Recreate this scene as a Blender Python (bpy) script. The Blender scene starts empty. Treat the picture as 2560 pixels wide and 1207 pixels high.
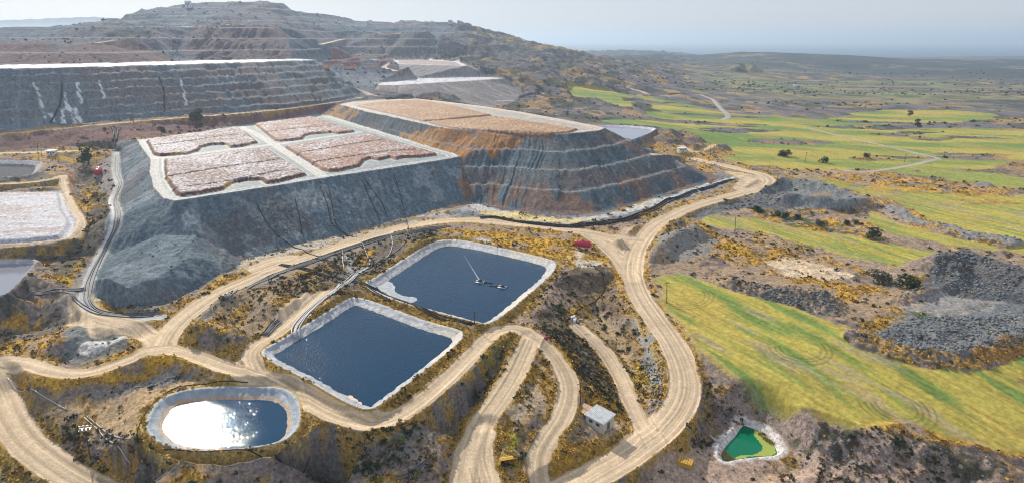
import bpy, math, random
import numpy as np
from mathutils import Vector, Matrix
from mathutils.geometry import delaunay_2d_cdt
from mathutils.bvhtree import BVHTree

rad = math.radians
scene = bpy.context.scene
col = scene.collection

# ------------------------------------------------------------------ camera, sky, sun, exposure
CAM_H = 90.0
PITCH = rad(18.25)
FPX = 1525.0                                  # focal length in pixels of the 2560 px wide photograph
cam_data = bpy.data.cameras.new('camera')
cam = bpy.data.objects.new('camera', cam_data)
col.objects.link(cam)
cam.location = (0, 0, CAM_H)
cam.rotation_euler = (rad(90) - PITCH, 0, 0)
cam_data.sensor_width = 36.0
cam_data.lens = 36.0 * FPX / 2560.0
cam_data.clip_start = 1.0
cam_data.clip_end = 120000.0
scene.camera = cam

SUN_AZ = rad(-33.0)                           # from +Y, negative = to the left of the view
SUN_EL = rad(31.0)
world = bpy.data.worlds.new('World')
scene.world = world
world.use_nodes = True
wn = world.node_tree
sky = wn.nodes.new('ShaderNodeTexSky')
sky.sky_type = 'NISHITA'
sky.sun_disc = False
sky.sun_elevation = SUN_EL
sky.sun_rotation = SUN_AZ
sky.altitude = 100
sky.air_density = 1.0
sky.dust_density = 1.0
sky.ozone_density = 3.0
bg = wn.nodes['Background']
bg.inputs['Strength'].default_value = 0.083
veil = wn.nodes.new('ShaderNodeMix'); veil.data_type = 'RGBA'          # thin even veil of summer haze over the blue
veil.inputs['Factor'].default_value = .72
veil.inputs['B'].default_value = (7.7, 8.2, 9.3, 1)
wn.links.new(sky.outputs[0], veil.inputs['A'])
wn.links.new(veil.outputs['Result'], bg.inputs[0])
sun_data = bpy.data.lights.new('sun', 'SUN')
sun_data.energy = 4.9
sun_data.angle = rad(0.5)
sun_data.color = (1.0, 0.92, 0.80)
sun = bpy.data.objects.new('sun', sun_data)
col.objects.link(sun)
sdir = Vector((math.sin(SUN_AZ) * math.cos(SUN_EL), math.cos(SUN_AZ) * math.cos(SUN_EL), math.sin(SUN_EL)))
sun.rotation_euler = sdir.to_track_quat('Z', 'Y').to_euler()
sun.location = sdir * 300
scene.view_settings.view_transform = 'Standard'
scene.view_settings.look = 'None'
scene.view_settings.gamma = 1.0
scene.cycles.filter_width = 1.1
scene.view_settings.exposure = 0.14

# ------------------------------------------------------------------ surveying helpers
CP, SP = math.cos(PITCH), math.sin(PITCH)
def ray(px, py):
    x = (px - 1280.0) / FPX; v = (py - 603.5) / FPX
    return x, CP - v * SP, -(SP + v * CP)
def G(px, py, z):                             # point at height z
    x, f, d = ray(px, py); t = (z - CAM_H) / d
    return (x * t, f * t, z)
def D(px, py, Y):                             # point at distance Y north of the camera
    x, f, d = ray(px, py); t = Y / f
    return (x * t, Y, CAM_H + d * t)

# ------------------------------------------------------------------ survey lines of the terrain (triangulated below)
def GL(pts, z=None):
    return [G(p[0], p[1], z if z is not None else p[2]) for p in pts]
def DL(pts): return [D(*p) for p in pts]

A_Z, B_Z, C_Z, E_Z, F_Z = 22.5, 33.0, 69.0, 37.0, 53.0
A_crest = GL([(345,352),(560,322),(700,303),(800,290),(822,291),(900,315),(1000,345),(1080,370),(1135,385),(1150,393),
              (1100,402),(950,425),(800,448),(650,472),(500,495),(440,504),(410,498),(385,470),(375,430),(378,400),(355,370)], A_Z)
B_crest = GL([(850,262),(900,276),(1000,298),(1080,316),(1120,323),(1200,329),(1300,333),(1390,337),(1450,333),(1500,327),
              (1512,322),(1480,314),(1400,299),(1300,281),(1200,266),(1100,254),(1040,248),(960,250),(880,256)], B_Z)
C_crest = GL([(-500,178),(-200,174),(0,172),(200,168),(400,163),(600,157),(740,152),(785,151),(740,148),(500,152),(200,160),(0,163),(-200,166),(-500,170)], C_Z)
E_crest = GL([(935,214),(1000,213),(1100,207),(1200,201),(1262,196),(1200,192),(1040,199),(950,207)], E_Z)
F_crest = GL([(985,160),(1080,163),(1168,165),(1150,156),(1070,150),(985,151)], F_Z)
A_toe = GL([(600,652,2),(640,640,2),(700,622,3),(830,592,3),(960,560,3),(1050,540,3),(1110,520,3),(1165,502,3)])
B_toe = GL([(1165,502,3),(1200,510,3),(1250,522,2.5),(1350,535,2.5),(1430,546,2.2),(1500,537,2.2),(1600,508,2.2),(1700,478,2.2),
            (1790,452,2),(1800,444,2),(1740,420,2),(1640,382,3),(1575,352,8),(1530,325,14)])
A_left = GL([(292,372,17),(290,385,16),(300,430,13),(303,480,11),(295,530,8)])        # west toe, beside the pipe track
C_toe = GL([(-500,362,27.5),(-200,342,28),(0,328,28.5),(170,312,30),(350,296,31.5),(600,278,33),(720,266,33),(860,248,33),(920,236,34),(905,222,35),(870,205,38),(830,180,46),(800,160,56)])
red_foot = GL([(-500,415,17),(-200,395,17.3),(0,379,17.7),(150,368,18.8),(290,356,21.5),(345,350,22.3)])
E_toe = GL([(935,226,34),(975,238,30),(1040,246,27),(1130,257,22),(1232,270,18),(1275,262,18),(1312,242,19),(1300,220,24),(1275,205,30)])
F_toe = GL([(1000,188,41),(1050,198,38),(1100,197,38),(1205,194,37),(1200,180,44)])
pit_edge = GL([(825,180,47),(900,178,48),(1000,176,49),(1022,178,49)])
pit_foot = GL([(850,205,38),(930,203,37),(1000,198,38)])
lines = [A_crest + A_crest[:1], B_crest + B_crest[:1], C_crest + C_crest[:1], E_crest + E_crest[:1], F_crest + F_crest[:1],
         A_toe, B_toe, A_left, C_toe, red_foot, E_toe, F_toe, pit_edge, pit_foot,
         [A_crest[9], B_toe[0]],
         # gully/ridge of the lower dump in front of heap A
         GL([(330,580,12),(400,585,12),(480,590,11.5),(495,592,11)]),
         GL([(260,690,9),(320,720,7),(390,692,8),(470,645,8.5),(530,607,8),(560,620,5),(600,652,2)]),
         GL([(600,658,2),(520,705,1),(440,752,0.5),(380,775,0),(300,770,0),(240,745,1),(222,700,2)]),
         # west road / pads in the side valley
         GL([(0,391,16.5),(100,387,17),(200,384,17.5),(285,380,17.5)]),
         GL([(0,398,15.3),(90,400,15.3),(112,405,15.2),(95,430,14.8),(40,445,14.6),(0,450,14.6)]),
         GL([(0,470,11),(90,468,11),(150,440,13),(165,432,14)]),
         GL([(0,480,10.5),(160,476,10.5),(178,520,10),(205,550,9.5),(190,585,9),(150,603,9),(0,617,9)]),
         GL([(0,642,5.7),(90,641,5.5),(150,640,4),(215,600,3),(222,560,3),(205,500,5),(200,460,7),(205,425,11)]),
         GL([(270,640,4),(225,720,1.5),(232,760,1),(260,785,0.5),(330,795,0),(400,790,0)]),
         # plateau with the two square ponds
         GL([(400,868,0),(470,800,0),(560,745,1),(700,672,1.5),(860,612,2),(1000,572,2),(1160,552,2),(1300,562,2),(1450,577,1.5),(1560,600,1)]),
         GL([(655,880,0),(880,742,1),(1160,828,0.5),(920,1026,-1),(655,880,0)]),
         GL([(905,710,1),(1120,597,2),(1395,655,1),(1222,812,0.5),(905,710,1)]),
         # main ridge road round the lower pond
         GL([(-300,890,-6),(0,900,-4),(110,925,-3),(230,915,-2),(400,868,0),(560,920,-1),(700,955,-1.5),(830,1030,-2),(920,1060,-2),(1000,1040,-1.5),(1150,930,-.5),(1250,825,0),(1320,832,-.3)]),
         GL([(0,925,-4.6),(120,950,-4),(250,940,-3),(400,895,-1),(520,925,-2)]),
         GL([(700,970,-2.5),(830,1050,-2.6),(930,1082,-3),(1030,1055,-2.5),(1170,945,-1.5),(1255,855,-1)]),
         # bench with the oval pond
         GL([(120,985,-6),(210,965,-5),(340,955,-4.3),(480,945,-3.6),(560,950,-3)]),
         GL([(355,1085,-3.6),(370,1120,-3.6),(450,1147,-3.6),(560,1155,-3.6),(680,1140,-3.4),(770,1080,-3.1),(790,1050,-3)]),
         GL([(380,1207,-16),(450,1250,-22),(620,1260,-23),(800,1250,-23),(900,1220,-22)]),
         GL([(-300,1000,-10),(0,985,-9),(50,1060,-10),(120,1130,-12),(200,1190,-14),(300,1260,-18)]),
         # gully south of the lower pond
         GL([(1250,890,-3.5),(1215,930,-5.5),(1185,1000,-8),(1130,1070,-11.5),(1080,1130,-15),(1000,1190,-20),(900,1260,-24)]),
         # the two hairpin roads
         GL([(1312,850,-.8),(1290,930,-2.6),(1230,1010,-5.2),(1170,1110,-8.8),(1150,1220,-11)]),
         GL([(1330,838,-.5),(1400,900,-2.6),(1422,970,-4.6),(1400,1050,-6.8),(1350,1130,-9.5),(1335,1215,-11.5)]),
         # haul road
         GL([(1935,455,2),(1860,472,2),(1760,508,1.5),(1640,570,1),(1585,630,0),(1582,690,-1),(1640,800,-3),(1700,900,-5.5),(1712,960,-7),(1680,1040,-8.5),(1600,1120,-10),(1500,1190,-12),(1400,1260,-14)]),
         # quarry hollow east of pond 2
         GL([(1450,690,-1),(1480,740,-6),(1500,800,-8),(1540,860,-9),(1570,950,-10),(1600,1050,-10)]),
         GL([(1400,700,0),(1330,790,0),(1400,850,-2),(1440,950,-5),(1460,1040,-8),(1420,1140,-10)]),
         GL([(1560,680,-1),(1600,800,-3),(1660,920,-6.5),(1655,1000,-8.5)]),
         # field rim on the right
         GL([(1640,700,-.5),(1700,790,-2),(1760,880,-3.5),(1880,950,-4),(2000,1010,-4.5),(2150,1060,-5),(2400,1110,-6),(2600,1160,-7),(2900,1250,-9)]),
         GL([(1740,980,-10),(1800,1060,-13),(1900,1060,-13),(1980,1120,-13.5),(1960,1160,-15),(1840,1170,-15.5),(1780,1130,-14.5),(1745,1060,-12)]),
         GL([(1660,690,-.3),(1900,745,0),(2100,830,0),(2250,890,-1),(2380,900,-1),(2600,830,0),(3000,900,-1)]),
         GL([(1700,560,-.5),(1800,540,0),(2000,590,-1),(2300,650,-1),(2560,690,-1),(3100,760,-1)]),
         ]
pts = GL([(-700,1500,-20),(0,1600,-20),(700,1600,-26),(1300,1600,-18),(2000,1600,-18),(2700,1500,-18),(3200,1400,-16),
          (2300,1230,-13),(2600,1260,-13),(2100,1170,-13.5),(2050,1207,-15),(1750,1207,-14.5),(1650,1160,-12),
          (20,800,-7),(90,830,-7),(60,700,4.6),(0,738,4.4),(110,700,3.2),(150,728,2.8),(100,760,-1),(0,775,-1),(-200,720,4.6),(-400,800,-5),(-300,550,8),(-500,480,14),(-700,600,10),(-700,1000,-8),
          (200,640,3),(600,800,0.5),(520,840,1),(760,760,1),(1400,620,1.5),(1480,640,0),(1320,575,2),(1640,640,1),(1700,620,1),
          (2000,760,0),(2200,800,0),(2450,760,1),(2500,650,0),(2560,600,0),(2200,540,0),(2560,500,0),(2000,480,1),(2300,450,0),(2600,420,0),(2000,400,2),(2300,400,0),
          (1850,400,2),(1750,385,3),(1900,350,3),(2200,350,0),(2600,350,0),(3200,500,0),(3200,350,0),(1700,350,6),(1620,345,9),(1540,330,12),(1640,318,10),(1500,318,13),
          (1800,300,4),(2000,300,2),(2300,300,0),(2560,300,1),(3200,280,0),(1800,250,5),(2000,240,2),(2200,250,0),(2560,250,0),
          (1750,215,9),(2000,200,0),(2300,200,-5),(2600,200,-5),(3200,200,-8),(2100,175,-8),(2400,175,-15),(2650,175,-15),
          (940,248,33),(1000,246,31),(870,256,32.5),(1230,276,16),(1330,285,14),(1420,300,12),(1180,262,20),(1100,250,24),(1040,246.5,27),(640,290,27),(500,300,27)])
pts += DL([(-500,160,640),(-200,160,640),(0,158,620),(200,155,620),(400,150,680),(470,148,760),(730,146,810),(600,148,800),(790,148,760),
           (-500,112,740),(-200,112,740),(0,113,700),(130,116,690),(165,112,700),(240,105,720),(330,100,745),(385,102,760),(425,135,740),(440,148,720),
           (-500,95,850),(0,98,800),(120,96,800),(190,102,800),
           (-500,84,1000),(-200,82,1000),(0,80,1000),(110,80,1000),(130,67,950),(180,62,930),(240,52,950),(280,47,930),(310,52,900),(350,68,870),(400,92,840),(440,120,830),
           (500,67,950),(530,62,960),(600,61,960),(660,62,960),(690,67,960),(720,100,900),(470,100,880),
           (370,70,1000),(440,68,1010),(740,82,1050),(800,100,1050),(790,125,950),
           (340,30,1250),(430,17,1350),(520,11,1400),(600,5,1450),(650,5,1450),(700,10,1450),(725,25,1480),(750,38,1500),
           (420,45,1150),(500,40,1180),(600,35,1200),(700,45,1250),(500,22,1300),(640,20,1320),
           (790,50,1550),(820,42,1650),(850,45,1700),(900,60,1700),(940,63,1700),(980,66,1700),(985,60,1800),(1000,53,1800),(1060,54,1800),(1130,58,1800),(1165,72,1750),(1235,108,1900),(1290,113,1850),(1350,120,1700),(1390,130,1650),(1440,150,1550),
           (850,95,1350),(800,75,1350),(930,87,1400),(1000,84,1370),(1060,77,1340),(1075,85,1330),(880,140,1250),(950,147,1250),(1040,147,1250),(1110,146,1250),(1120,110,1400),(1180,110,1550),(860,115,1300),(830,150,1050),(900,150,1120),(960,152,1180),
           (1180,140,1300),(1240,150,1300),(1200,175,1080),(1290,190,980),(1340,160,1350),(1270,125,1600),(1400,190,1050),(1420,160,1300),(1480,180,1250),(1500,210,1080),(1560,182,1300),(1560,230,950),(1640,228,1000),(1640,190,1350),(1600,175,1500),
           (1420,222,950),(1380,270,720),(1450,250,830),(1500,290,660),(1560,300,650),(1640,300,690),(1340,240,800),(1350,215,900),(1350,275,700),(1700,185,1500),(1560,165,1700),(1500,170,1500),
           (1640,172,1700),(1750,165,1800),(1850,172,1700),
           (1730,143,2900),(1800,135,2900),(1860,130,2900),(2000,133,2900),(2200,143,2900),(2300,149,2900),(2560,150,2900),(3200,150,2900),
           (1650,158,2300),(2000,155,2300),(2300,165,2200),(1440,153,3400),(1490,133,4200),(1560,129,4200),(1700,134,4200),
           (2230,150,4300),(2560,148,4300),(2250,144,5200),(2400,142,5200),(2560,141,5200),(3300,141,5200)])
far = [D(x, y, Y) for x, y, Y in [(-900,60,9000),(-400,50,9000),(-150,55,9000),(0,51,9000),(60,57,9000),(130,54,9000),(170,57,9000),(235,43,9000),(270,50,9000),(360,60,9000),(500,70,9000)]]
def push(p, k, z): return (p[0] * k, p[1] * k, z)
hid = []
for x, y, Y, k, z in [(-500,84,1000,1.4,60),(0,80,1000,1.4,60),(110,80,1000,1.4,60),(240,52,950,1.25,80),(340,30,1250,1.3,110),(600,5,1450,1.3,110),(700,10,1450,1.3,100),(850,45,1700,1.3,60),
                      (1000,53,1800,1.3,50),(1130,58,1800,1.3,40),(1235,108,1900,1.3,10),(1350,120,1700,1.35,5),(1440,150,1550,1.35,2),(1600,135,2900,1.3,-20),(1860,130,2900,1.3,-25),(2200,143,2900,1.25,-30),(2560,150,2900,1.25,-35),
                      (1490,133,4200,1.2,-62),(1560,129,4200,1.2,-62),(1700,134,4200,1.2,-62),(1900,134,4600,1.1,-62),(2100,134,4700,1.1,-62),(2250,144,5200,1.08,-62),(2560,141,5200,1.08,-62),(3300,141,5200,1.1,-62),(1300,134,4200,1.2,-62)]:
    hid.append(push(D(x, y, Y), k, z))
hid += [(-14000, 16000, 20), (-2000, 16000, 20), (-1500, 5200, 0), (-500, 4000, 0), (-9000, 4500, 30), (300, 5200, -62), (300, 9000, -62), (20000, 9000, -62), (9000, 16000, -62), (1000, 16000, -62),
        (20000, 3000, -30), (9000, 0, -10), (2000, -10, -15), (600, -10, -15), (-600, -10, -15), (-2500, -10, 10), (-14000, 0, 30), (-14000, 9000, 60), (-3000, 1500, 70), (-2500, 700, 65),
        (0, -60, -20), (60, 60, -18), (-60, 60, -22), (0, 20, -20)]
# back slope of heap B (hidden from the drone)
for p in B_crest[11:18]:
    hid.append((p[0] + 18, p[1] + 30, 17.0))

verts2, zs, edges = [], [], []
def addline(L):
    base = len(verts2)
    for p in L:
        verts2.append(Vector((p[0], p[1]))); zs.append(p[2])
    for i in range(len(L) - 1): edges.append((base + i, base + i + 1))
for L in lines: addline(L)
for p in pts + far + hid:
    verts2.append(Vector((p[0], p[1]))); zs.append(p[2])
for i in range(len(far) - 1):
    edges.append((len(verts2) - len(hid) - len(far) + i, len(verts2) - len(hid) - len(far) + i + 1))
cv, ce, cf, ov, oe, of_ = delaunay_2d_cdt(verts2, edges, [], 0, 0.02, True)
tz = np.full(len(cv), np.nan)
for i, o in enumerate(ov):
    if o: tz[i] = zs[o[0]]
bad = [i for i in range(len(cv)) if np.isnan(tz[i])]
print('tin', len(cv), len(cf), 'crossings', len(bad))
for i in bad:                                  # crossing of two survey lines: height interpolated along the first one
    best = None
    P = cv[i]
    for a, b in edges:
        A, B = verts2[a], verts2[b]; ab = B - A
        t = (P - A).dot(ab) / max(ab.dot(ab), 1e-9)
        if -.01 <= t <= 1.01:
            d = (A + ab * t - P).length
            if best is None or d < best[0]: best = (d, zs[a] * (1 - t) + zs[b] * t)
    tz[i] = best[1] if best else 0.0
TV = np.array([(v.x, v.y, z) for v, z in zip(cv, tz)])
TF = np.array([f for f in cf if len(f) == 3])
tin_bvh = BVHTree.FromPolygons([tuple(v) for v in TV], [tuple(int(i) for i in f) for f in TF])
def T(px, py):                                 # where the line of sight through a photo pixel meets the surveyed terrain
    x, f, d = ray(px, py)
    dv = Vector((x, f, d)).normalized()
    h = tin_bvh.ray_cast(Vector((0, 0, CAM_H)), dv)
    if h[0] is None:
        return D(px, py, 6000)
    return tuple(h[0])
def TL(L): return [T(p[0], p[1]) for p in L]

# ------------------------------------------------------------------ noise
def _hash(ix, iy, seed):
    h = (ix.astype(np.int64) * 374761393 + iy.astype(np.int64) * 668265263 + seed * 974711) & 0xFFFFFFFF
    h = ((h ^ (h >> 13)) * 1274126177) & 0xFFFFFFFF
    h = h ^ (h >> 16)
    return (h & 0xFFFF).astype(np.float32) / 65535.0
def vnoise(x, y, seed=0):
    ix = np.floor(x); iy = np.floor(y); fx = (x - ix).astype(np.float32); fy = (y - iy).astype(np.float32)
    ix = ix.astype(np.int64); iy = iy.astype(np.int64)
    u = fx * fx * (3 - 2 * fx); v = fy * fy * (3 - 2 * fy)
    a = _hash(ix, iy, seed); b = _hash(ix + 1, iy, seed); c = _hash(ix, iy + 1, seed); d = _hash(ix + 1, iy + 1, seed)
    return (a * (1 - u) + b * u) * (1 - v) + (c * (1 - u) + d * u) * v
def fbm(x, y, scale, octs=4, seed=0, gain=0.5):
    s = np.zeros(x.shape, np.float32); amp = 1.0; tot = 0
    f = 1.0 / scale
    for o in range(octs):
        c, sn = math.cos(o * 1.3 + .4), math.sin(o * 1.3 + .4)
        s += amp * vnoise((x * c - y * sn) * f + o * 17.3, (x * sn + y * c) * f + o * 9.1, seed + o * 7)
        tot += amp; amp *= gain; f *= 2.03
    return s / tot                             # 0..1
def sstep(a, b, x):
    t = np.clip((x - a) / (b - a), 0, 1); return t * t * (3 - 2 * t)

# ------------------------------------------------------------------ survey grid: fine near the site, coarser far away
th = np.concatenate([np.radians(np.arange(-89, -47.5, 1.5)), np.radians(np.arange(-47.2, 47.21, 0.08)), np.radians(np.arange(48.5, 90, 1.5))])
rr = list(np.arange(25, 100, 4.0)); r = 100.0
while r < 15500:
    rr.append(r)
    s1 = CAM_H * 0.00078 * (1 + (r / CAM_H) ** 2)
    s2 = r * 0.0032 if r < 2100 else r * 0.006
    r += min(s1, s2)
R = np.array(rr)
NR, NT = len(R), len(th)
TH, RR = np.meshgrid(th, R)
X = (np.sin(TH) * RR).ravel(); Y = (np.cos(TH) * RR).ravel()
# rasterise the triangulated survey onto the grid
Z = np.full(X.shape, np.nan)
order = np.argsort(Y); Ys = Y[order]
for f in TF:
    p, q, s = TV[f[0]], TV[f[1]], TV[f[2]]
    lo, hi = np.searchsorted(Ys, [min(p[1], q[1], s[1]) - 1e-6, max(p[1], q[1], s[1]) + 1e-6])
    ii = order[lo:hi]
    x = X[ii]; y = Y[ii]
    m = (x >= min(p[0], q[0], s[0])) & (x <= max(p[0], q[0], s[0])); ii = ii[m]; x = x[m]; y = y[m]
    if len(ii) == 0: continue
    det = (q[1] - s[1]) * (p[0] - s[0]) + (s[0] - q[0]) * (p[1] - s[1])
    if abs(det) < 1e-9: continue
    a = ((q[1] - s[1]) * (x - s[0]) + (s[0] - q[0]) * (y - s[1])) / det
    b = ((s[1] - p[1]) * (x - s[0]) + (p[0] - s[0]) * (y - s[1])) / det
    c = 1 - a - b
    k = (a >= -1e-6) & (b >= -1e-6) & (c >= -1e-6)
    Z[ii[k]] = (a * p[2] + b * q[2] + c * s[2])[k]
nn = np.isnan(Z)
Z[nn] = -20.0
print('grid', NR, NT, X.size, 'outside', nn.sum())

# ------------------------------------------------------------------ feature helpers on the survey grid
N = X.size
IDX = np.arange(N).reshape(NR, NT)
def window(P, m):                              # grid indices near a list of points
    P = np.asarray(P)[:, :2]
    ang = np.arctan2(P[:, 0], P[:, 1]); d = np.hypot(P[:, 0], P[:, 1])
    dmin = d.min()
    for i in range(len(P) - 1):
        a, b = P[i], P[i + 1]; ab = b - a; t = np.clip(-(a @ ab) / max(ab @ ab, 1e-9), 0, 1); dmin = min(dmin, np.hypot(*(a + ab * t)))
    da = m / max(dmin - m, 10)
    i0, i1 = np.searchsorted(th, [ang.min() - da, ang.max() + da]); j0, j1 = np.searchsorted(R, [dmin - m, d.max() + m])
    return IDX[max(j0 - 1, 0):j1 + 1, max(i0 - 1, 0):i1 + 1].ravel()
def smooth_line(P, n=6, closed=False):
    P = [np.array(p, float) for p in P]; out = []; L = len(P)
    rng = range(L if closed else L - 1)
    for i in rng:
        p1, p2 = P[i], P[(i + 1) % L]
        p0 = P[(i - 1) % L] if closed or i > 0 else 2 * p1 - p2
        p3 = P[(i + 2) % L] if closed or i + 2 < L else 2 * p2 - p1
        for k in range(n):
            t = k / n
            out.append(0.5 * ((2 * p1) + (-p0 + p2) * t + (2 * p0 - 5 * p1 + 4 * p2 - p3) * t * t + (-p0 + 3 * p1 - 3 * p2 + p3) * t ** 3))
    if not closed: out.append(P[-1])
    return out
def near(P, m):                                # distance, signed offset, arc length and height along a polyline, for grid points within m
    ii = window(P, m)
    d = np.full(len(ii), 1e9); off = np.zeros(len(ii)); s = np.zeros(len(ii)); zz = np.zeros(len(ii))
    x = X[ii]; y = Y[ii]; acc = 0.0
    for i in range(len(P) - 1):
        a, b = np.array(P[i], float), np.array(P[i + 1], float); ab = b - a; L2 = ab[0] ** 2 + ab[1] ** 2
        if L2 < 1e-8: continue
        L = math.sqrt(L2)
        k = np.nonzero((x > min(a[0], b[0]) - m) & (x < max(a[0], b[0]) + m) & (y > min(a[1], b[1]) - m) & (y < max(a[1], b[1]) + m))[0]
        t = np.clip(((x[k] - a[0]) * ab[0] + (y[k] - a[1]) * ab[1]) / L2, 0, 1)
        dx = x[k] - a[0] - ab[0] * t; dy = y[k] - a[1] - ab[1] * t; dd = np.hypot(dx, dy)
        c = dd < d[k]; kk = k[c]
        d[kk] = dd[c]; off[kk] = ((dx * ab[1] - dy * ab[0]) / L)[c]; s[kk] = acc + t[c] * L
        zz[kk] = (a[2] + (b[2] - a[2]) * t[c]) if len(a) > 2 else 0
        acc += L
    k = d <= m
    return ii[k], d[k], off[k], s[k], zz[k]
def inside(P, x, y):
    r_ = np.zeros(x.shape, bool); n = len(P)
    for i in range(n):
        x1, y1 = P[i][0], P[i][1]; x2, y2 = P[(i + 1) % n][0], P[(i + 1) % n][1]
        if y1 == y2: continue
        c = ((y1 > y) != (y2 > y)) & (x < (x2 - x1) * (y - y1) / (y2 - y1) + x1)
        r_ ^= c
    return r_
def area(P, m=0.0):                            # grid points in the polygon, with signed distance (positive inside) up to m
    P = list(P)
    ii = window(P + P[:1], m + 1)
    # fill the interior seen from the origin too
    ins = inside(P, X[ii], Y[ii])
    if m <= 0:
        return ii[ins], None
    sd = np.full(N, -m, np.float32); sd[ii[ins]] = m
    jj, d, *_ = near(P + P[:1], m)
    sg = np.where(sd[jj] > 0, 1, -1); sd[jj] = sg * d
    kk = np.union1d(ii[ins], jj)
    return kk, sd[kk]

CLS = np.zeros(N, np.int16)
ROUGH = np.ones(N, np.float32)
RIGHT = sstep(-20, 60, X)                       # handy east/west blend

# ---- regions of the heaps
Ap = [tuple(p) for p in A_crest]; Bp = [tuple(p) for p in B_crest]
A_all = A_toe + [A_crest[9]] + A_crest[8:0:-1] + [A_crest[0]] + A_left + GL([(262,620,6),(235,670,4),(222,720,1.5),(240,745,1),(300,770,0),(380,775,0),(440,752,0.5),(520,705,1),(600,658,2)])
B_all = B_toe + [(p[0] + 18, p[1] + 30, 17.0) for p in B_crest[11:18]] + [B_crest[17], B_crest[18], G(808, 290, 22.5)] + A_crest[5:10]
C_all = C_toe[:9] + C_toe[9:13] + [C_crest[8], C_crest[9], C_crest[10], C_crest[11], C_crest[12], C_crest[13]]
E_all = E_toe + [E_crest[4], E_crest[5], E_crest[6], E_crest[7]]
F_all = F_toe + [F_crest[3], F_crest[4], F_crest[5]]
NAT = np.ones(N, bool)
reg = {}
for nm, P in (('C', C_all), ('E', E_all), ('F', F_all), ('A', A_all), ('B', B_all)):
    ii, _ = area(P); reg[nm] = ii; NAT[ii] = False
reg['B'] = np.setdiff1d(reg['B'], area(Ap)[0])
reg['A'] = np.setdiff1d(reg['A'], reg['B'])
for nm, c in (('C', 13), ('E', 15), ('F', 17), ('A', 3), ('B', 9)):
    CLS[reg[nm]] = c
tops = {'A': area(Ap)[0], 'B': area(Bp)[0], 'C': area(C_crest)[0], 'E': area(E_crest)[0], 'F': area(F_crest)[0]}
Z0 = Z.copy()

# ---- natural relief, growing with distance
rg = np.hypot(X, Y)
hillw = sstep(500, 900, rg) * (1 - sstep(60, 260, X - 0.28 * (Y - 700))) * NAT
far_rel = (1 - np.abs(2 * fbm(X, Y, 95, 5, 3) - 1) * 2) * 9 + (fbm(X, Y, 30, 4, 5) - .5) * 7
Z += hillw * np.clip(rg / 1200, .4, 1.3) * far_rel * np.where(X < -150, .5, 1.25)
plainw = sstep(650, 1000, rg) * (1 - hillw) * NAT
Z += plainw * ((fbm(X, Y, 160, 4, 11) - .5) * 9 * sstep(800, 2500, rg))
nearw = (1 - sstep(500, 800, rg)) * NAT
rid = 1 - np.abs(2 * fbm(X, Y, 16, 4, 21) - 1) * 1.6
Z += nearw * ((fbm(X, Y, 28, 4, 8) - .5) * 3.4 + (rid - .5) * 1.1 + (fbm(X, Y, 3.0, 3, 14) - .5) * .7)
# hummocky badland in the lower right
bad_poly = TL([(1745,960),(1800,985),(1880,960),(2000,1020),(2150,1070),(2400,1120),(2700,1200),(2700,1500),(1950,1400),(1990,1160),(1950,1060),(1890,1045),(1800,1060)])
ii, sd = area(bad_poly, 8)
w = sstep(-2, 6, sd)
Z[ii] += w * ((1 - np.abs(2 * fbm(X[ii], Y[ii], 13, 4, 31) - 1) * 2) * 2.6)

# ---- terraces and run-off gullies on the heaps
def terrace(ii, z0, step, flat=.28, ph=0.0, amt=1.0):
    q = (Z[ii] - z0) / step + ph + (fbm(X[ii], Y[ii], 60, 2, 41) - .5) * .10
    f = q - np.floor(q)
    g = np.where(f < flat, f * .25, flat * .25 + (f - flat) * (1 - flat * .25) / (1 - flat))
    Z[ii] += amt * (g - f) * step
top_all = np.zeros(N, bool)
for k in tops: top_all[tops[k]] = True
sB = reg['B'][~top_all[reg['B']]]; sA = reg['A'][~top_all[reg['A']]]; sC = reg['C'][~top_all[reg['C']]]
sE = reg['E'][~top_all[reg['E']]]; sF = reg['F'][~top_all[reg['F']]]
sBf = sB[Z[sB] < 31.5]
terrace(sBf[(Z0[sBf] > 2.6) & (Y[sBf] < 470)], 2.4, 7.65, .22, .02)
terrace(sC, 29, 5.8, .30, 0, 1.0)
terrace(sE, 20, 9, .12, 0, .5)
def gully(ii, P, across, along, amp, zb, zt, seed):   # grooves running down the slope below the line P
    x, y = X[ii], Y[ii]
    Q = np.array([(p[0], p[1]) for p in P]); seg = np.hypot(*np.diff(Q, axis=0).T); S = np.r_[0, np.cumsum(seg)]
    d = np.full(len(ii), 1e9); s = np.zeros(len(ii))
    for i in range(len(Q) - 1):
        ab = Q[i + 1] - Q[i]; L2 = ab @ ab
        t = np.clip(((x - Q[i, 0]) * ab[0] + (y - Q[i, 1]) * ab[1]) / L2, 0, 1)
        dd = np.hypot(x - Q[i, 0] - ab[0] * t, y - Q[i, 1] - ab[1] * t)
        c = dd < d; d[c] = dd[c]; s[c] = (S[i] + t * seg[i])[c]
    s = s + .35 * x + (fbm(x, y, 14, 3, seed + 9) - .5) * 7
    k = 1 - np.abs(2 * vnoise(s / across, d / along + 7, seed) - 1) * 1.3
    k2 = vnoise(s / (across * .37), d / (along * .6), seed + 3) + .5 * vnoise(s / (across * 3.1), d / (along * 2), seed + 5)
    env = np.clip((Z0[ii] - zb) / 3, 0, 1) * np.clip((zt - Z0[ii]) / 2.5 , 0, 1)
    Z[ii] += amp * env * (k * .7 + k2 * .8 - .8)
    return s, d
GU = {}
GU['B'] = gully(sB, B_crest[:11], 2.6, 30, .85, 2.0, B_Z, 51)
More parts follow.
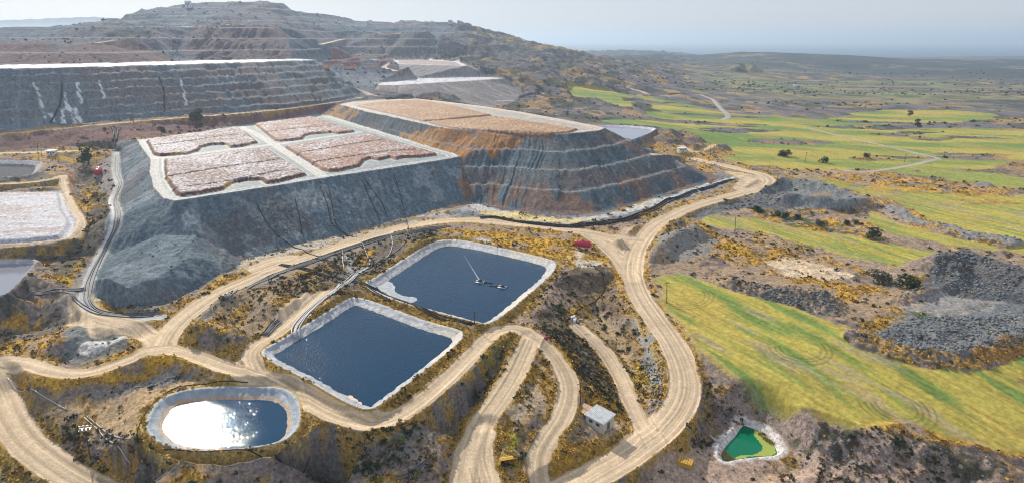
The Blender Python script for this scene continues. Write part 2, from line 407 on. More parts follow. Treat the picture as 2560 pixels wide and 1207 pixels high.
GU['A'] = gully(sA, [A_crest[0]] + A_crest[:8:-1][:0] + [A_crest[0], A_crest[20], A_crest[19], A_crest[18], A_crest[17], A_crest[16], A_crest[15], A_crest[14], A_crest[13], A_crest[12], A_crest[11], A_crest[10], A_crest[9]], 4.0, 30, .75, 1.0, A_Z, 61)
GU['C'] = gully(sC, C_crest[:8], 6.0, 40, 1.5, 33, C_Z, 71)
GU['E'] = gully(sE, E_crest[:5], 7.0, 50, 1.6, 19, E_Z, 81)
GU['F'] = gully(sF, F_crest[:3], 8.0, 50, 1.8, 37, F_Z, 91)
cone = TL([(470,147),(460,95),(490,66),(690,66),(735,140),(600,149)])
coneI, csd = area(cone, 20)
Z[coneI] += sstep(0, 18, csd) * (np.abs(2 * vnoise(X[coneI] / 9, Y[coneI] / 70, 95) - 1) * -5 + 2)
hm = (X < -150) & (Z > 62) & NAT & (rg < 2300) & (rg > 640)
hmi = np.nonzero(hm)[0]
QH = (Z[hmi] - 62) / 15 + (fbm(X[hmi], Y[hmi], 60, 2, 41) - .5) * .10
terrace(hmi, 62, 15, .34, 0, 1.0)
# A slope: loose fans and small rubble
Z[sA] += (fbm(X[sA], Y[sA], 9, 4, 63) - .5) * 1.0 + (fbm(X[sA], Y[sA], 1.6, 2, 64) - .5) * .5
Z[sB] += (fbm(X[sB], Y[sB], 3, 3, 65) - .5) * .7
Z[sC] += (fbm(X[sC], Y[sC], 12, 4, 66) - .5) * 2.2

# ---- ore beds standing on the heap tops
def pz(L, z): return [G(p[0], p[1], z) for p in L]
bedsA = [pz([(366,352),(370,350),(595,319),(620,334),(645,355),(610,363),(575,367),(566,359),(530,360),(503,366),(496,375),(470,383),(400,388),(384,384)], A_Z + 1),
         pz([(637,310),(780,292),(888,328),(845,333),(826,330),(780,334),(762,338),(756,346),(700,352),(688,350)], A_Z + 1),
         pz([(411,400),(668,371),(766,435),(705,450),(668,456),(650,447),(610,448),(578,456),(560,470),(500,481),(452,488),(440,484),(414,444)], A_Z + 1),
         pz([(712,366),(925,337),(1094,385),(1050,391),(1005,392),(990,397),(975,391),(945,399),(925,394),(908,401),(899,414),(850,424),(820,427),(806,423)], A_Z + 1)]
bedsB = [pz([(892,264),(960,254),(1045,250),(1130,264),(1228,288),(1170,293),(1100,300),(1058,302),(990,286)], B_Z + .8),
         pz([(1068,304),(1150,298),(1236,291),(1340,306),(1445,322),(1420,331),(1370,335),(1280,331),(1190,325),(1130,320)], B_Z + .8)]
BEDS = []
for k, P in enumerate(bedsA + bedsB):
    h = 1.7 if k < 4 else 1.2
    ii, sd = area(P, 3.0)
    sd = sd + (fbm(X[ii], Y[ii], 4, 3, 101) - .5) * .9
    w = sstep(-.6, 1.3, sd)
    tr = np.abs(((X[ii] * .9 + Y[ii] * .45) / 22) % 1 - .5) if False else 0
    Z[ii] += w * (h + (fbm(X[ii], Y[ii], 1.4, 3, 102) - .5) * .9)
    BEDS.append((ii, sd, w))
    c = [5, 6, 7, 8, 11, 12][k]
    CLS[ii[(w > .03)]] = c
    ROUGH[ii] = 0

# ---- spoil mounds
MOUNDS = [  # line in the photo, height, half width of the foot (m), name
    ([(1905,478),(1960,462),(2010,470),(2070,483),(2130,499),(2158,512),(2120,520),(2060,517),(2000,512),(1965,510)], 5.0, 9, 'crescent'),
    ([(1735,588),(1700,603),(1665,622),(1640,640)], 4.5, 8, 'east'),
    ([(1690,560),(1660,575)], 3.0, 6, 'east'),
    ([(2330,668),(2400,660),(2470,676),(2530,700),(2600,735)], 5.5, 11, 'rock'),
    ([(2395,685),(2385,712),(2330,735),(2240,757)], 2.0, 4, 'rock'),
    ([(2160,850),(2250,880),(2370,893),(2470,875),(2550,840),(2640,800)], 2.2, 7, 'rock'),
    ([(1830,712),(1900,730),(1980,750),(2050,770),(2075,775)], 2.4, 6, 'low rock'),
    ([(1990,735),(2055,755)], 3.0, 8, 'low rock'),
    ([(1548,612),(1580,590),(1612,566)], 2.6, 5, 'pink'),
    ([(465,850),(500,832),(545,842),(590,868)], 4.0, 9, 'grass'),
    ([(160,868),(200,862),(260,868),(320,845),(362,822)], 2.6, 6, 'grass'),
    ([(560,775),(620,760),(680,770)], 3.5, 11, 'grass'),
    ([(1660,352),(1700,340),(1735,352)], 5.0, 11, 'dark'),
    ([(1745,375),(1780,368),(1808,372)], 5.0, 8, 'dark'),
    ([(1600,350),(1640,333),(1700,362)], 3.5, 9, 'dark'),
    ([(2190,500),(2260,545),(2350,570),(2480,600)], 1.6, 12, 'scree'),
    ([(1840,178),(1858,172),(1880,178)], 14, 30, 'dark'),
    ([(1055,241),(1100,242),(1130,248)], 5, 12, 'redheap'),
    ([(855,166),(880,163)], 5, 14, 'grey'), ([(908,166),(925,163)], 6, 16, 'grey'),
]
MW = {}
for L, h, hw, nm in MOUNDS:
    P = smooth_line(TL(L), 4)
    ii, d, off, s, zz = near(P, hw * 1.15)
    q = d + (fbm(X[ii], Y[ii], hw * .8, 3, 111) - .5) * hw * .5
    g = np.clip(1 - q / hw, 0, 1); dz = h * np.minimum(g * 1.12, .9 + g * .1)
    Z[ii] += dz
    if nm in ('rock', 'low rock', 'scree'): Z[ii] += np.minimum(g * 3, 1) * (fbm(X[ii], Y[ii], 1.3, 2, 112) - .5) * 1.3
    MW.setdefault(nm, []).append((ii, sstep(.02, .18, g)))

# ---- fields: nearly smooth ground
FIELDS = [
    [(1640,700),(1690,688),(1790,712),(1900,745),(2010,780),(2090,812),(2150,845),(2260,890),(2380,905),(2420,915),(2560,965),(2900,1060),(2900,1230),(2560,1135),(2400,1095),(2250,1068),(2130,1050),(2000,1008),(1900,955),(1800,905),(1730,840),(1680,775)],
    [(1760,545),(1830,540),(1900,548),(2100,588),(2300,625),(2560,672),(2900,745),(2900,790),(2560,692),(2470,685),(2330,672),(2160,650),(2000,605),(1880,580),(1790,575)],
    [(1900,420),(2010,430),(2200,425),(2400,430),(2900,440),(2900,700),(2560,640),(2400,612),(2230,585),(2165,548),(2150,500),(2060,480),(1960,450)],
    [(1700,320),(1820,308),(2000,315),(2200,325),(2300,322),(2560,320),(2900,330),(2900,440),(2560,425),(2200,425),(2060,428),(1930,420),(1800,400),(1830,380),(1760,352),(1680,335)],
    [(1415,216),(1480,222),(1600,240),(1700,258),(1760,272),(1850,285),(1960,290),(2060,300),(2160,280),(2300,275),(2480,285),(2470,300),(2300,312),(2160,315),(1950,318),(1800,310),(1650,300),(1600,280),(1500,262),(1430,245)],
    [(1500,302),(1560,298),(1680,304),(1740,315),(1700,335),(1640,318),(1540,310)],
    [(2350,960),(2470,905),(2600,880),(2600,950)],
]
fieldP = [smooth_line(TL(L), 3, True) for L in FIELDS]
FW = np.zeros(N, np.float32)
for k, P in enumerate(fieldP):
    ii, sd = area(P, 14)
    jit = (fbm(X[ii], Y[ii], 14 if k < 3 else 30, 3, 121) - .5) * (7 if k < 2 else 12 if k < 3 else 16)
    FW[ii] = np.maximum(FW[ii], sstep(-1.5, 1.5, sd + jit))
isl = fbm(X * .5, Y * 1.3, 42, 4, 125)          # rocky islets left unploughed
isl_w = sstep(.60, .62, isl) * sstep(400, 470, rg) * (1 - sstep(1300, 1500, rg))
FW *= 1 - isl_w * (X > 150)
for nm in MW:
    for ii, w in MW[nm]:
        FW[ii] *= 1 - w
Zs = Z0 + (fbm(X, Y, 45, 3, 127) - .5) * 2.0 * sstep(150, 300, rg)
Z = Z * (1 - FW * .92) + Zs * FW * .92
Z -= FW * 0
CLS[(FW > .5) & (CLS == 0)] = 2

# ---- roads cut and filled into the ground
ROADS = [  # photo line, half width, shoulder, kind
    ([(-120,900),(-40,902),(0,900),(60,905),(120,924),(180,934),(240,927),(320,900),(400,872),(470,884),(560,915),(640,940),(700,958),(770,998),(830,1032),(880,1050),(930,1058),(990,1043),(1060,998),(1120,945),(1180,885),(1220,845),(1255,824),(1295,822),(1335,842),(1380,885),(1412,935),(1422,985),(1402,1045),(1372,1090),(1350,1130),(1345,1170),(1355,1230)], 3.0, 4, 'tan'),
    ([(400,872),(430,822),(480,778),(540,737),(620,700),(700,668),(780,640),(860,612),(930,590),(1000,570),(1080,556),(1160,550),(1250,556),(1350,566),(1450,578),(1530,594),(1590,600)], 4.2, 4, 'tan'),
    ([(655,668),(690,655),(725,650)], 6, 3, 'tan'),
    ([(400,872),(375,838),(345,815),(290,800),(240,785)], 3.2, 3, 'tan'),
    ([(645,928),(632,905),(630,882),(648,860),(690,835),(735,800),(775,765),(815,730)], 2.6, 3, 'tan'),
    ([(1640,385),(1700,392),(1790,410),(1850,424),(1905,438),(1922,455),(1895,472),(1830,490),(1760,508),(1700,530),(1640,562),(1605,600),(1586,640),(1582,690),(1602,745),(1640,800),(1680,860),(1706,920),(1712,970),(1695,1020),(1655,1070),(1600,1115),(1550,1150),(1480,1190),(1390,1235)], 4.6, 3, 'tan'),
    ([(1460,580),(1505,612),(1545,650),(1578,695)], 3.4, 3, 'tan'),
    ([(1440,812),(1475,845),(1515,885),(1548,940),(1575,1000),(1600,1055),(1625,1090)], 2.8, 3, 'tan'),
    ([(1325,850),(1303,900),(1280,945),(1245,1000),(1212,1045),(1190,1090),(1172,1140),(1158,1230)], 3.6, 3, 'tan'),
    ([(1210,1080),(1200,1140),(1215,1200),(1225,1240)], 3.2, 3, 'tan'),
    ([(-90,900),(-30,940),(0,990),(20,1040),(60,1100),(120,1150),(190,1195),(280,1240)], 4.2, 3, 'tan'),
    ([(290,380),(291,430),(298,460),(284,500),(291,530),(286,570),(262,620),(236,670),(217,720),(214,760),(250,785),(330,795),(400,792)], 2.2, 2, 'grey'),
    ([(-200,348),(0,336),(170,320),(350,303),(600,284),(720,272),(850,254),(905,244)], 2.0, 3, 'tan'),
    ([(-100,388),(0,384),(100,381),(200,378)], 3.2, 3, 'tan'),
    ([(-40,462),(60,458),(120,450),(158,440)], 2.2, 2, 'tan'),
    ([(158,440),(163,478),(183,520),(204,555),(190,590),(145,606),(0,618),(-60,620)], 2.0, 2, 'tan'),
    ([(870,213),(905,228),(935,240),(980,244),(1050,247)], 4.0, 4, 'pink'),
    ([(1245,253),(1300,251),(1345,243),(1358,237),(1345,229)], 3.0, 4, 'pink'),
    ([(820,166),(860,160),(910,152),(970,148),(1060,150)], 5.0, 4, 'pink'),
    ([(990,178),(960,168),(985,156),(1020,152)], 4.0, 4, 'pink'),
    ([(1090,150),(1140,156),(1165,161)], 4.0, 4, 'pink'),
    ([(370,66),(440,68),(500,66),(600,62),(690,66)], 4.0, 4, 'tan'),
    ([(800,112),(860,98),(925,88),(1000,84),(1062,78)], 4.0, 4, 'tan'),
    ([(240,108),(300,101),(390,101)], 2.5, 4, 'tan'),
    ([(1188,126),(1225,113),(1262,112)], 6.0, 4, 'tan'),
    ([(1110,150),(1160,142),(1172,140)], 5.0, 4, 'tan'),
    ([(1752,238),(1782,250),(1800,270),(1820,290),(1806,300)], 3.2, 3, 'greytrack'),
    ([(2020,321),(2100,340),(2200,362),(2280,380),(2347,396)], 2.4, 3, 'greytrack'),
    ([(2347,396),(2290,410),(2230,422),(2160,430),(2110,427)], 2.2, 3, 'greytrack'),
    ([(1445,206),(1520,212),(1600,228),(1640,240),(1752,238)], 3.2, 3, 'pink'),
    ([(1700,365),(1735,380),(1765,372),(1790,362)], 2.5, 3, 'tan'),
]
ROADW = np.zeros(N, np.float32); ROADOFF = np.zeros(N, np.float32); ROADS_ = np.zeros(N, np.float32); ROADK = np.zeros(N, np.int8)
kinds = {'tan': 1, 'grey': 2, 'pink': 3, 'greytrack': 4}
road_lines = []; VERGE = np.zeros(N, np.float32)
for L, hw, sh, kind in ROADS:
    P = smooth_line(TL(L), 6); road_lines.append((P, hw))
    ii, d, off, s, zz = near(P, hw + sh + 1)
    wz = 1 - sstep(hw, hw + sh, d)
    prof = -.10 * np.exp(-((np.abs(off) - hw * .38) / .5) ** 2) + .35 * np.exp(-((np.abs(off) - hw - .3) / .45) ** 2) * (kind == 'tan') * (fbm(X[ii], Y[ii], 9, 2, 131) > .42)
    Z[ii] = Z[ii] * (1 - wz) + (zz + prof + (fbm(X[ii], Y[ii], 6, 3, 133) - .5) * .25) * wz
    dj = d + (fbm(X[ii], Y[ii], 5, 3, 132) - .5) * 1.6
    w = 1 - sstep(hw - .3, hw + .4, dj)
    if kind == 'tan':
        VERGE[ii] = np.maximum(VERGE[ii], (1 - sstep(hw + 1.2, hw + 3.2, d + (fbm(X[ii], Y[ii], 4, 3, 136) - .5) * 4)))
    b = w > ROADW[ii]
    k = ii[b]; ROADW[k] = w[b]; ROADOFF[k] = off[b]; ROADS_[k] = s[b]; ROADK[k] = kinds[kind]
# yard and turning areas
YARDS = [([(1450,576),(1600,592),(1590,640),(1578,692),(1548,655),(1500,612)], 'tan'), ([(640,672),(700,650),(728,655),(735,672),(690,690),(640,700)], 'tan'),
         ([(1610,1050),(1660,1010),(1690,1050),(1600,1130),(1560,1120)], 'tan'), ([(1140,1130),(1200,1070),(1235,1110),(1240,1210),(1130,1210)], 'tan'),
         ([(170,745),(215,770),(300,800),(350,815),(330,830),(230,845),(170,810)], 'pale'), ([(1810,426),(1925,445),(1925,462),(1860,485),(1830,470),(1850,450)], 'tan'),
         ([(760,740),(830,722),(800,770),(740,815),(690,840),(690,800)], 'tan')]
for L, kind in YARDS:
    ii, sd = area(TL(L), 4)
    w = sstep(-.6, .6, sd + (fbm(X[ii], Y[ii], 5, 3, 135) - .5) * 3)
    b = w > ROADW[ii]; k = ii[b]
    ROADW[k] = w[b]; ROADOFF[k] = (X[k] * .8 + Y[k] * .5) % 7 - 3.5; ROADS_[k] = -X[k] * .5 + Y[k] * .8; ROADK[k] = 1
topmask = top_all.copy()
ROADW[topmask] = 0
CLS[(ROADW > .5) & (CLS != 13)] = 1

# crest roads on the heap tops are the top surface outside the beds
for nm, c in (('A', 4), ('B', 10), ('C', 14), ('E', 16), ('F', 18)):
    k = tops[nm]; k = k[(CLS[k] != 5) & (CLS[k] != 6) & (CLS[k] != 7) & (CLS[k] != 8) & (CLS[k] != 11) & (CLS[k] != 12)]
    CLS[k] = c; Z[k] += (fbm(X[k], Y[k], 6, 3, 141) - .5) * (.35 if nm in 'AB' else 1.2)
# safety berm round the heap tops
for P, m in ((A_crest, 1), (B_crest, 1)):
    ii, d, off, s, zz = near(P + P[:1], 4)
    Z[ii] += .45 * np.exp(-(d / 1.3) ** 2)

# ---- ponds
def rot(P): return P
PONDS = {}
def pond(name, outer, rim, inner_w, zwater, depth, cls, soft=6, z_in=None):
    P = smooth_line([G(p[0], p[1], rim) for p in outer], soft, True)
    ii, sd = area(P, inner_w + 8)
    e = (fbm(X[ii], Y[ii], 6, 3, 151) - .5) * .5
    blend = sstep(-2.5, 0, sd)
    bank = np.where(sd > 0, -depth * sstep(0, 1, np.clip(sd / inner_w, 0, 1)) * 1.0, 0)
    bank = np.where(sd > 0, -depth * np.clip(sd / inner_w, 0, 1) ** 1.1, 0)
    fold = (np.abs(2 * vnoise(X[ii] / 2.2 + Y[ii] / 3, Y[ii] / 5 - X[ii] / 2, 155) - 1) - .5) * .28 * np.clip(sd, 0, 1)
    lip = .35 * np.exp(-((sd - .6) / .7) ** 2)
    Z[ii] = Z[ii] * (1 - blend) + (rim + bank + lip + fold) * blend
    CLS[ii[sd > 0]] = cls; ROADW[ii[sd > -.5]] = 0
    PONDS[name] = dict(ii=ii, sd=sd, rim=rim, P=P, zw=zwater, cls=cls)
pond('lower', [(655,878),(700,850),(790,796),(868,748),(895,744),(940,756),(1060,800),(1145,824),(1157,836),(1148,856),(1090,905),(1010,968),(955,1010),(930,1022),(900,1020),(850,998),(760,946),(680,905)], 0.3, 6.5, -1.2, 3.0, 20)
pond('upper', [(912,708),(940,692),(1010,648),(1070,612),(1115,600),(1170,604),(1280,626),(1370,648),(1390,660),(1380,685),(1330,730),(1270,780),(1225,808),(1190,806),(1080,778),(990,752),(930,728)], 1.3, 7.0, -.4, 3.0, 21)
pond('oval', [(366,1070),(372,1035),(400,1000),(450,978),(520,968),(600,965),(680,967),(725,978),(748,1005),(752,1045),(738,1080),(700,1105),(620,1122),(530,1128),(450,1123),(395,1105)], -3.2, 7.0, -5.2, 4.0, 22)
pond('west', [(-120,658),(-40,650),(50,648),(90,650),(80,668),(30,722),(-10,742),(-150,770)], 5.0, 3.0, 3.6, 3.0, 23)
pond('far', [(1485,322),(1510,313),(1570,314),(1632,320),(1636,326),(1600,343),(1560,354),(1530,350)], 13.0, 7, 11.6, 3, 24)
pond('westtop', [(-120,402),(-40,401),(60,402),(100,405),(104,412),(96,426),(78,436),(20,443),(-60,444),(-150,445)], 15.2, 6, 13.0, 3.0, 25)
# settling pond of green water in the badland hollow
Pg = smooth_line([G(*p) for p in [(1855,1062,-14.5),(1872,1064,-14.5),(1905,1078,-14.5),(1928,1096,-14.5),(1942,1118,-14.5),(1943,1137,-14.5),(1900,1143,-14.5),(1850,1148,-14.5),(1812,1155,-14.5),(1801,1140,-14.5),(1808,1118,-14.5),(1835,1088,-14.5)]], 5, True)
ii, sd = area(Pg, 12)
bl = sstep(-9, 0, sd)
Z[ii] = Z[ii] * (1 - bl) + (-14.3 - np.clip(sd, -1, 5) * .9) * bl
PONDS['green'] = dict(ii=ii, sd=sd, rim=-14.3, P=Pg, zw=-14.6, cls=0)
# leach pad in the side valley
padW = smooth_line([G(p[0], p[1], 10.3) for p in [(-200,484),(0,480),(150,477),(165,482),(176,520),(196,552),(180,582),(145,597),(0,608),(-200,612)]], 3, True)
ii, sd = area(padW, 6)
Z[ii] = Z[ii] * (1 - sstep(-3, 0, sd)) + (10.0 + .8 * sstep(4, 7, sd + 2) - .8 * sstep(0, 2, sd) * (1 - sstep(3, 5, sd)) + (fbm(X[ii], Y[ii], 3, 3, 161) - .5) * .7) * sstep(-3, 0, sd)
CLS[ii[sd > 0]] = 26; PADW = (ii, sd)
# drainage sump in the grey hollow
sump = smooth_line([G(p[0], p[1], 0) for p in [(195,862),(235,845),(300,835),(345,826),(330,835),(290,850),(240,868),(215,872)]], 3, True)
ii, sd = area(sump, 9); Z[ii] -= 2.2 * sstep(-8, 1, sd); SUMP = (ii, sd)
hill_k = (CLS == 0) & ((rg > 620) & (X < .35 * (Y - 700) + 60) | (rg > 2600))
CLS[hill_k] = 19
Z2 = Z.reshape(NR, NT)
def ground(x, y):                              # height of the finished ground (arrays or numbers)
    x = np.asarray(x, float); y = np.asarray(y, float)
    a = np.arctan2(x, y); d = np.hypot(x, y)
    i = np.clip(np.searchsorted(th, a) - 1, 0, NT - 2); j = np.clip(np.searchsorted(R, d) - 1, 0, NR - 2)
    u = np.clip((a - th[i]) / (th[i + 1] - th[i]), 0, 1); v = np.clip((d - R[j]) / (R[j + 1] - R[j]), 0, 1)
    return (Z2[j, i] * (1 - u) + Z2[j, i + 1] * u) * (1 - v) + (Z2[j + 1, i] * (1 - u) + Z2[j + 1, i + 1] * u) * v
def P3(px, py):                                # photo pixel to a point on the finished ground
    x, f, d = ray(px, py)
    t = np.concatenate([np.arange(90, 1200, .25), np.arange(1200, 9000, 4)])
    h = CAM_H + d * t - ground(x * t, f * t)
    k = np.nonzero(h < 0)[0]
    t0 = t[k[0]] if len(k) else 6000.0
    return float(x * t0), float(f * t0), float(ground(x * t0, f * t0))
def surf(x, y): return float(ground(x, y))
CL2 = CLS.reshape(NR, NT)
def cls_at(x, y):
    a = np.arctan2(x, y); d = np.hypot(x, y)
    return CL2[np.clip(np.searchsorted(R, d) - 1, 0, NR - 1), np.clip(np.searchsorted(th, a) - 1, 0, NT - 1)]

# ------------------------------------------------------------------ ground colours (albedo of soil, grass, rock, salt)
C = np.zeros((N, 3), np.float32)
def c3(*v): return np.array(v, np.float32)
def mix(ii, colr, w):
    w = np.asarray(w, np.float32)
    if w.ndim == 1: w = w[:, None]
    C[ii] = C[ii] * (1 - w) + np.asarray(colr, np.float32) * w
allp = np.arange(N)
TAN = c3(.40, .29, .18); LILAC = c3(.24, .19, .175); OCHRE = c3(.50, .30, .055); ROCK = c3(.125, .15, .165); SCRUB = c3(.035, .042, .022)
ROADC = c3(.52, .41, .285); PALE = c3(.60, .55, .48); RUST = c3(.30, .13, .045); REDC = c3(.19, .105, .10); SALT = c3(.56, .56, .59)
FYEL = c3(.37, .315, .085); FGRN = c3(.15, .22, .06); FDRY = c3(.42, .29, .09)
n1 = fbm(X, Y, 22, 5, 201); n2 = fbm(X, Y, 7, 4, 202); n3 = fbm(X, Y, 60, 4, 203); n4 = fbm(X, Y, 1.3, 3, 204); n5 = fbm(X, Y, 3.2, 3, 205)
# local steepness of the finished relief decides where grass holds and where bare rock shows
gx = np.gradient(Z2, axis=1) / np.maximum(np.gradient(X.reshape(NR, NT), axis=1) ** 2 + np.gradient(Y.reshape(NR, NT), axis=1) ** 2, 1e-6) ** .5
gy = np.gradient(Z2, axis=0) / np.maximum(np.gradient(R)[:, None], 1e-6)
steep = np.sqrt(gx ** 2 + gy ** 2).ravel().astype(np.float32)
C[:] = TAN * .55 + LILAC * .45
mix(allp, LILAC, sstep(.42, .60, n1) * .8)
mix(allp, OCHRE, sstep(.46, .60, n2 * .6 + n3 * .4) * .85 * (1 - sstep(.5, .9, steep)))
mix(allp, c3(.19, .165, .16), sstep(.35, .75, steep) * .75)
mix(allp, SCRUB, sstep(.56, .66, n5 * .55 + n1 * .45) * .7)
C *= (.72 + .56 * n4)[:, None]

def paint(L, colr, soft=2.0, jit=4.0, w=1.0, tex=None, sc=None):
    ii, sd = area(TL(L) if len(L[0]) == 2 else L, soft + jit)
    j = (fbm(X[ii], Y[ii], sc or max(jit, 2) * 1.3, 4, int(abs(L[0][0])) % 97) - .5) * jit * 2
    ww = sstep(-soft, soft, sd + j) * w
    if tex is not None: ww = ww * tex[ii]
    mix(ii, colr, ww)
t_sp = sstep(.40, .58, n5)                      # speckle masks
t_gr = sstep(.38, .60, n2)
t_fine = sstep(.42, .56, n4 * .6 + n5 * .4)
# distance: hills and plain
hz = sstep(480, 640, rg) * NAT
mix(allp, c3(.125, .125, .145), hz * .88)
mix(allp, c3(.42, .27, .10), hz * sstep(.57, .65, fbm(X, Y * .7, 34, 4, 211)) * .60 * (1 - sstep(1700, 2200, rg)) * (X > -100))
mix(allp, c3(.050, .058, .042), hz * sstep(.50, .60, fbm(X, Y * .6, 16, 4, 212)) * .75)
plain = hz * sstep(.25, .32, X / np.maximum(Y, 1)) * sstep(1000, 1200, rg)
mix(allp, c3(.20, .24, .10), plain * sstep(.58, .63, fbm(X * .25, Y, 60, 3, 213)) * .7)
mix(allp, c3(.30, .24, .14), plain * sstep(.60, .65, fbm(X * .25, Y, 45, 3, 214)) * .6)
mix(allp, c3(.05, .062, .05), plain * sstep(.50, .58, fbm(X * .7, Y, 20, 4, 219)) * .6)
mix(allp, c3(.04, .055, .06), sstep(1800, 2300, rg) * NAT * sstep(.26, .44, fbm(X, Y, 120, 4, 215)) * .85)
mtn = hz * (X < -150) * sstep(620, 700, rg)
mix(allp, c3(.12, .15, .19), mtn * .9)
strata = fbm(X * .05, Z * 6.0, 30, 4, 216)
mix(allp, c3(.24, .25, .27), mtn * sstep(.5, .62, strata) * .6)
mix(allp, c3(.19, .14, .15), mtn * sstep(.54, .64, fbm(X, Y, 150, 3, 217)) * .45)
RED = [[(-60,112),(100,112),(135,118),(160,150),(100,168),(-60,170)], [(130,135),(180,112),(240,106),(330,102),(430,146),(420,152),(200,166),(110,166)], [(460,148),(470,95),(492,66),(560,63),(690,66),(735,142),(600,150)],
       [(0,335),(170,318),(350,302),(600,286),(800,262),(850,258),(800,286),(600,310),(350,345),(290,352),(200,365),(0,377)], [(820,150),(850,125),(960,125),(990,145),(960,160),(870,172),(830,168)],
       [(1030,248),(1060,240),(1110,241),(1140,250),(1080,252)], [(880,177),(960,168),(1010,172),(1020,178),(900,178)]]
for k, L in enumerate(RED): paint(L, [c3(.17, .115, .115), c3(.17, .115, .115), c3(.15, .115, .12), REDC * .85, REDC * 1.05, REDC * .8, REDC * .6][k], 3, 6, .85)
paint([(240,106),(250,60),(300,50),(350,68),(400,92),(330,100)], SCRUB * 1.4, 3, 10, .6, t_sp)
paint([(870,140),(925,88),(1062,80),(1112,146),(950,150)], c3(.14, .135, .14), 3, 4, .9)
paint([(340,92),(400,92),(430,120),(450,148),(390,100)], c3(.10, .11, .10), 3, 10, .6)
k = hmi[(QH - np.floor(QH) < .22) & (CLS[hmi] == 19)]; mix(k, c3(.36, .35, .34), .30 * np.ones(len(k)))
# west valley
paint([(120,640),(205,600),(225,560),(205,500),(200,440),(240,420),(275,500),(280,560),(230,640),(180,720),(130,760)], c3(.085, .08, .055), 3, 6, .75)
paint([(190,500),(220,465),(245,480),(240,520),(205,530)], OCHRE, 1, 3, .9, t_gr)
paint([(130,740),(160,690),(200,655),(205,665),(185,700),(170,745),(150,750)], c3(.46, .29, .03), 1, 3, .9, t_gr)
paint([(150,470),(165,435),(190,430),(188,460),(170,475)], c3(.42, .24, .15), 1, 2, .9)
paint([(240,410),(285,385),(292,450),(280,500),(255,470),(245,440)], c3(.27, .25, .24), 1, 4, .8)
paint([(0,445),(100,432),(150,440),(145,468),(0,475)], c3(.13, .13, .12), 1, 3, .8)
paint([(0,620),(150,608),(200,600),(150,650),(90,645),(0,640)], c3(.095, .085, .075), 1, 2, .85)
paint([(40,765),(150,755),(170,800),(120,840),(0,880),(0,790)], c3(.12, .115, .10), 2, 6, .7)
paint([(85,830),(110,775),(160,740),(165,760),(150,800),(110,870),(90,870)], OCHRE, 1, 4, .9, t_gr)
paint([(0,870),(10,820),(40,800),(60,820),(90,850),(50,890)], OCHRE, 1, 4, .8, t_gr)
paint([(200,680),(260,600),(290,540),(300,600),(240,700),(225,750),(270,780),(400,790),(420,800),(300,812),(170,790),(150,735),(185,720)], c3(.30, .295, .29), 1.5, 3, .85)
paint([(220,730),(245,750),(270,782),(235,775),(216,755)], c3(.55, .48, .33), 1, 2, .8)
paint([(160,820),(230,812),(330,808),(350,822),(300,838),(220,858),(170,862),(155,840)], c3(.17, .19, .195), 1.5, 2, .95)
paint([(150,855),(190,880),(260,878),(330,850),(365,822),(380,840),(340,862),(260,888),(180,900),(140,880)], OCHRE, 1, 2, .9, t_gr)
# ground between dump and road, pale salty strip
paint([(380,790),(460,745),(560,690),(620,655),(600,650),(430,730),(400,745),(330,780)], c3(.22, .22, .21), 2, 3, .8)
paint([(425,735),(440,722),(480,700),(530,672),(600,640),(605,648),(540,685),(480,715),(440,738)], c3(.62, .50, .22), .6, 1.5, .95)
paint([(590,680),(620,640),(700,625),(830,592),(1000,555),(1110,535),(1170,545),(1000,568),(860,605),(760,635),(690,650)], PALE * .85, 2, 3, .85)
paint([(420,800),(520,770),(640,700),(740,665),(860,625),(1000,585),(1110,565),(1000,600),(860,640),(760,680),(650,730),(560,790),(470,850),(430,850)], c3(.23, .22, .205), 2, 3, .75)
paint([(450,850),(480,825),(545,815),(590,850),(600,880),(580,905),(500,900),(450,870)], OCHRE, 1.5, 4, .95, t_gr)
paint([(480,790),(540,765),(640,740),(700,745),(690,800),(640,850),(600,840),(560,800)], c3(.30, .235, .17), 2, 4, .8)
paint([(570,800),(600,780),(640,775),(660,800),(620,812)], OCHRE * .8, 1, 3, .8, t_gr)
paint([(700,790),(790,735),(840,730),(790,775),(740,815),(690,835)], c3(.52, .43, .31), 1, 3, .9)
paint([(730,780),(800,730),(815,735),(770,775)], SALT * .8, 1, 2, .8, t_sp)
# scrub and grass between road and upper pond
paint([(650,730),(760,690),(850,640),(960,600),(1100,570),(1110,590),(1010,640),(920,700),(870,740),(800,760),(700,760)], c3(.13, .115, .09), 2, 5, .7)
paint([(890,640),(930,625),(960,640),(940,680),(900,680)], OCHRE, 1, 3, .9, t_gr)
paint([(860,640),(890,632),(890,670),(870,690)], c3(.33, .34, .33), 1, 2, .9)
paint([(1120,575),(1250,568),(1400,582),(1480,612),(1530,650),(1560,700),(1500,690),(1450,650),(1390,645),(1300,625),(1180,598),(1115,592)], OCHRE, 1.5, 4, .92, t_gr)
paint([(1150,600),(1215,597),(1250,612),(1210,620)], PALE, 1, 2, .8)
paint([(1395,650),(1440,625),(1490,650),(1530,670),(1440,672),(1400,690)], PALE * .95, 1, 3, .8, t_sp)
paint([(1400,690),(1460,680),(1530,690),(1560,730),(1550,790),(1500,790),(1420,740)], c3(.16, .12, .085), 2, 5, .75)
paint([(1540,690),(1570,720),(1600,790),(1640,860),(1610,880),(1570,800),(1545,740)], c3(.36, .25, .12), 1.5, 4, .85)
paint([(1590,800),(1625,830),(1650,900),(1655,960),(1630,960),(1620,880),(1585,825)], c3(.30, .32, .33), 1, 2, .95)
paint([(1330,790),(1400,760),(1440,800),(1480,860),(1540,960),(1560,1040),(1500,1010),(1450,940),(1400,860)], c3(.11, .10, .07), 2, 5, .75)
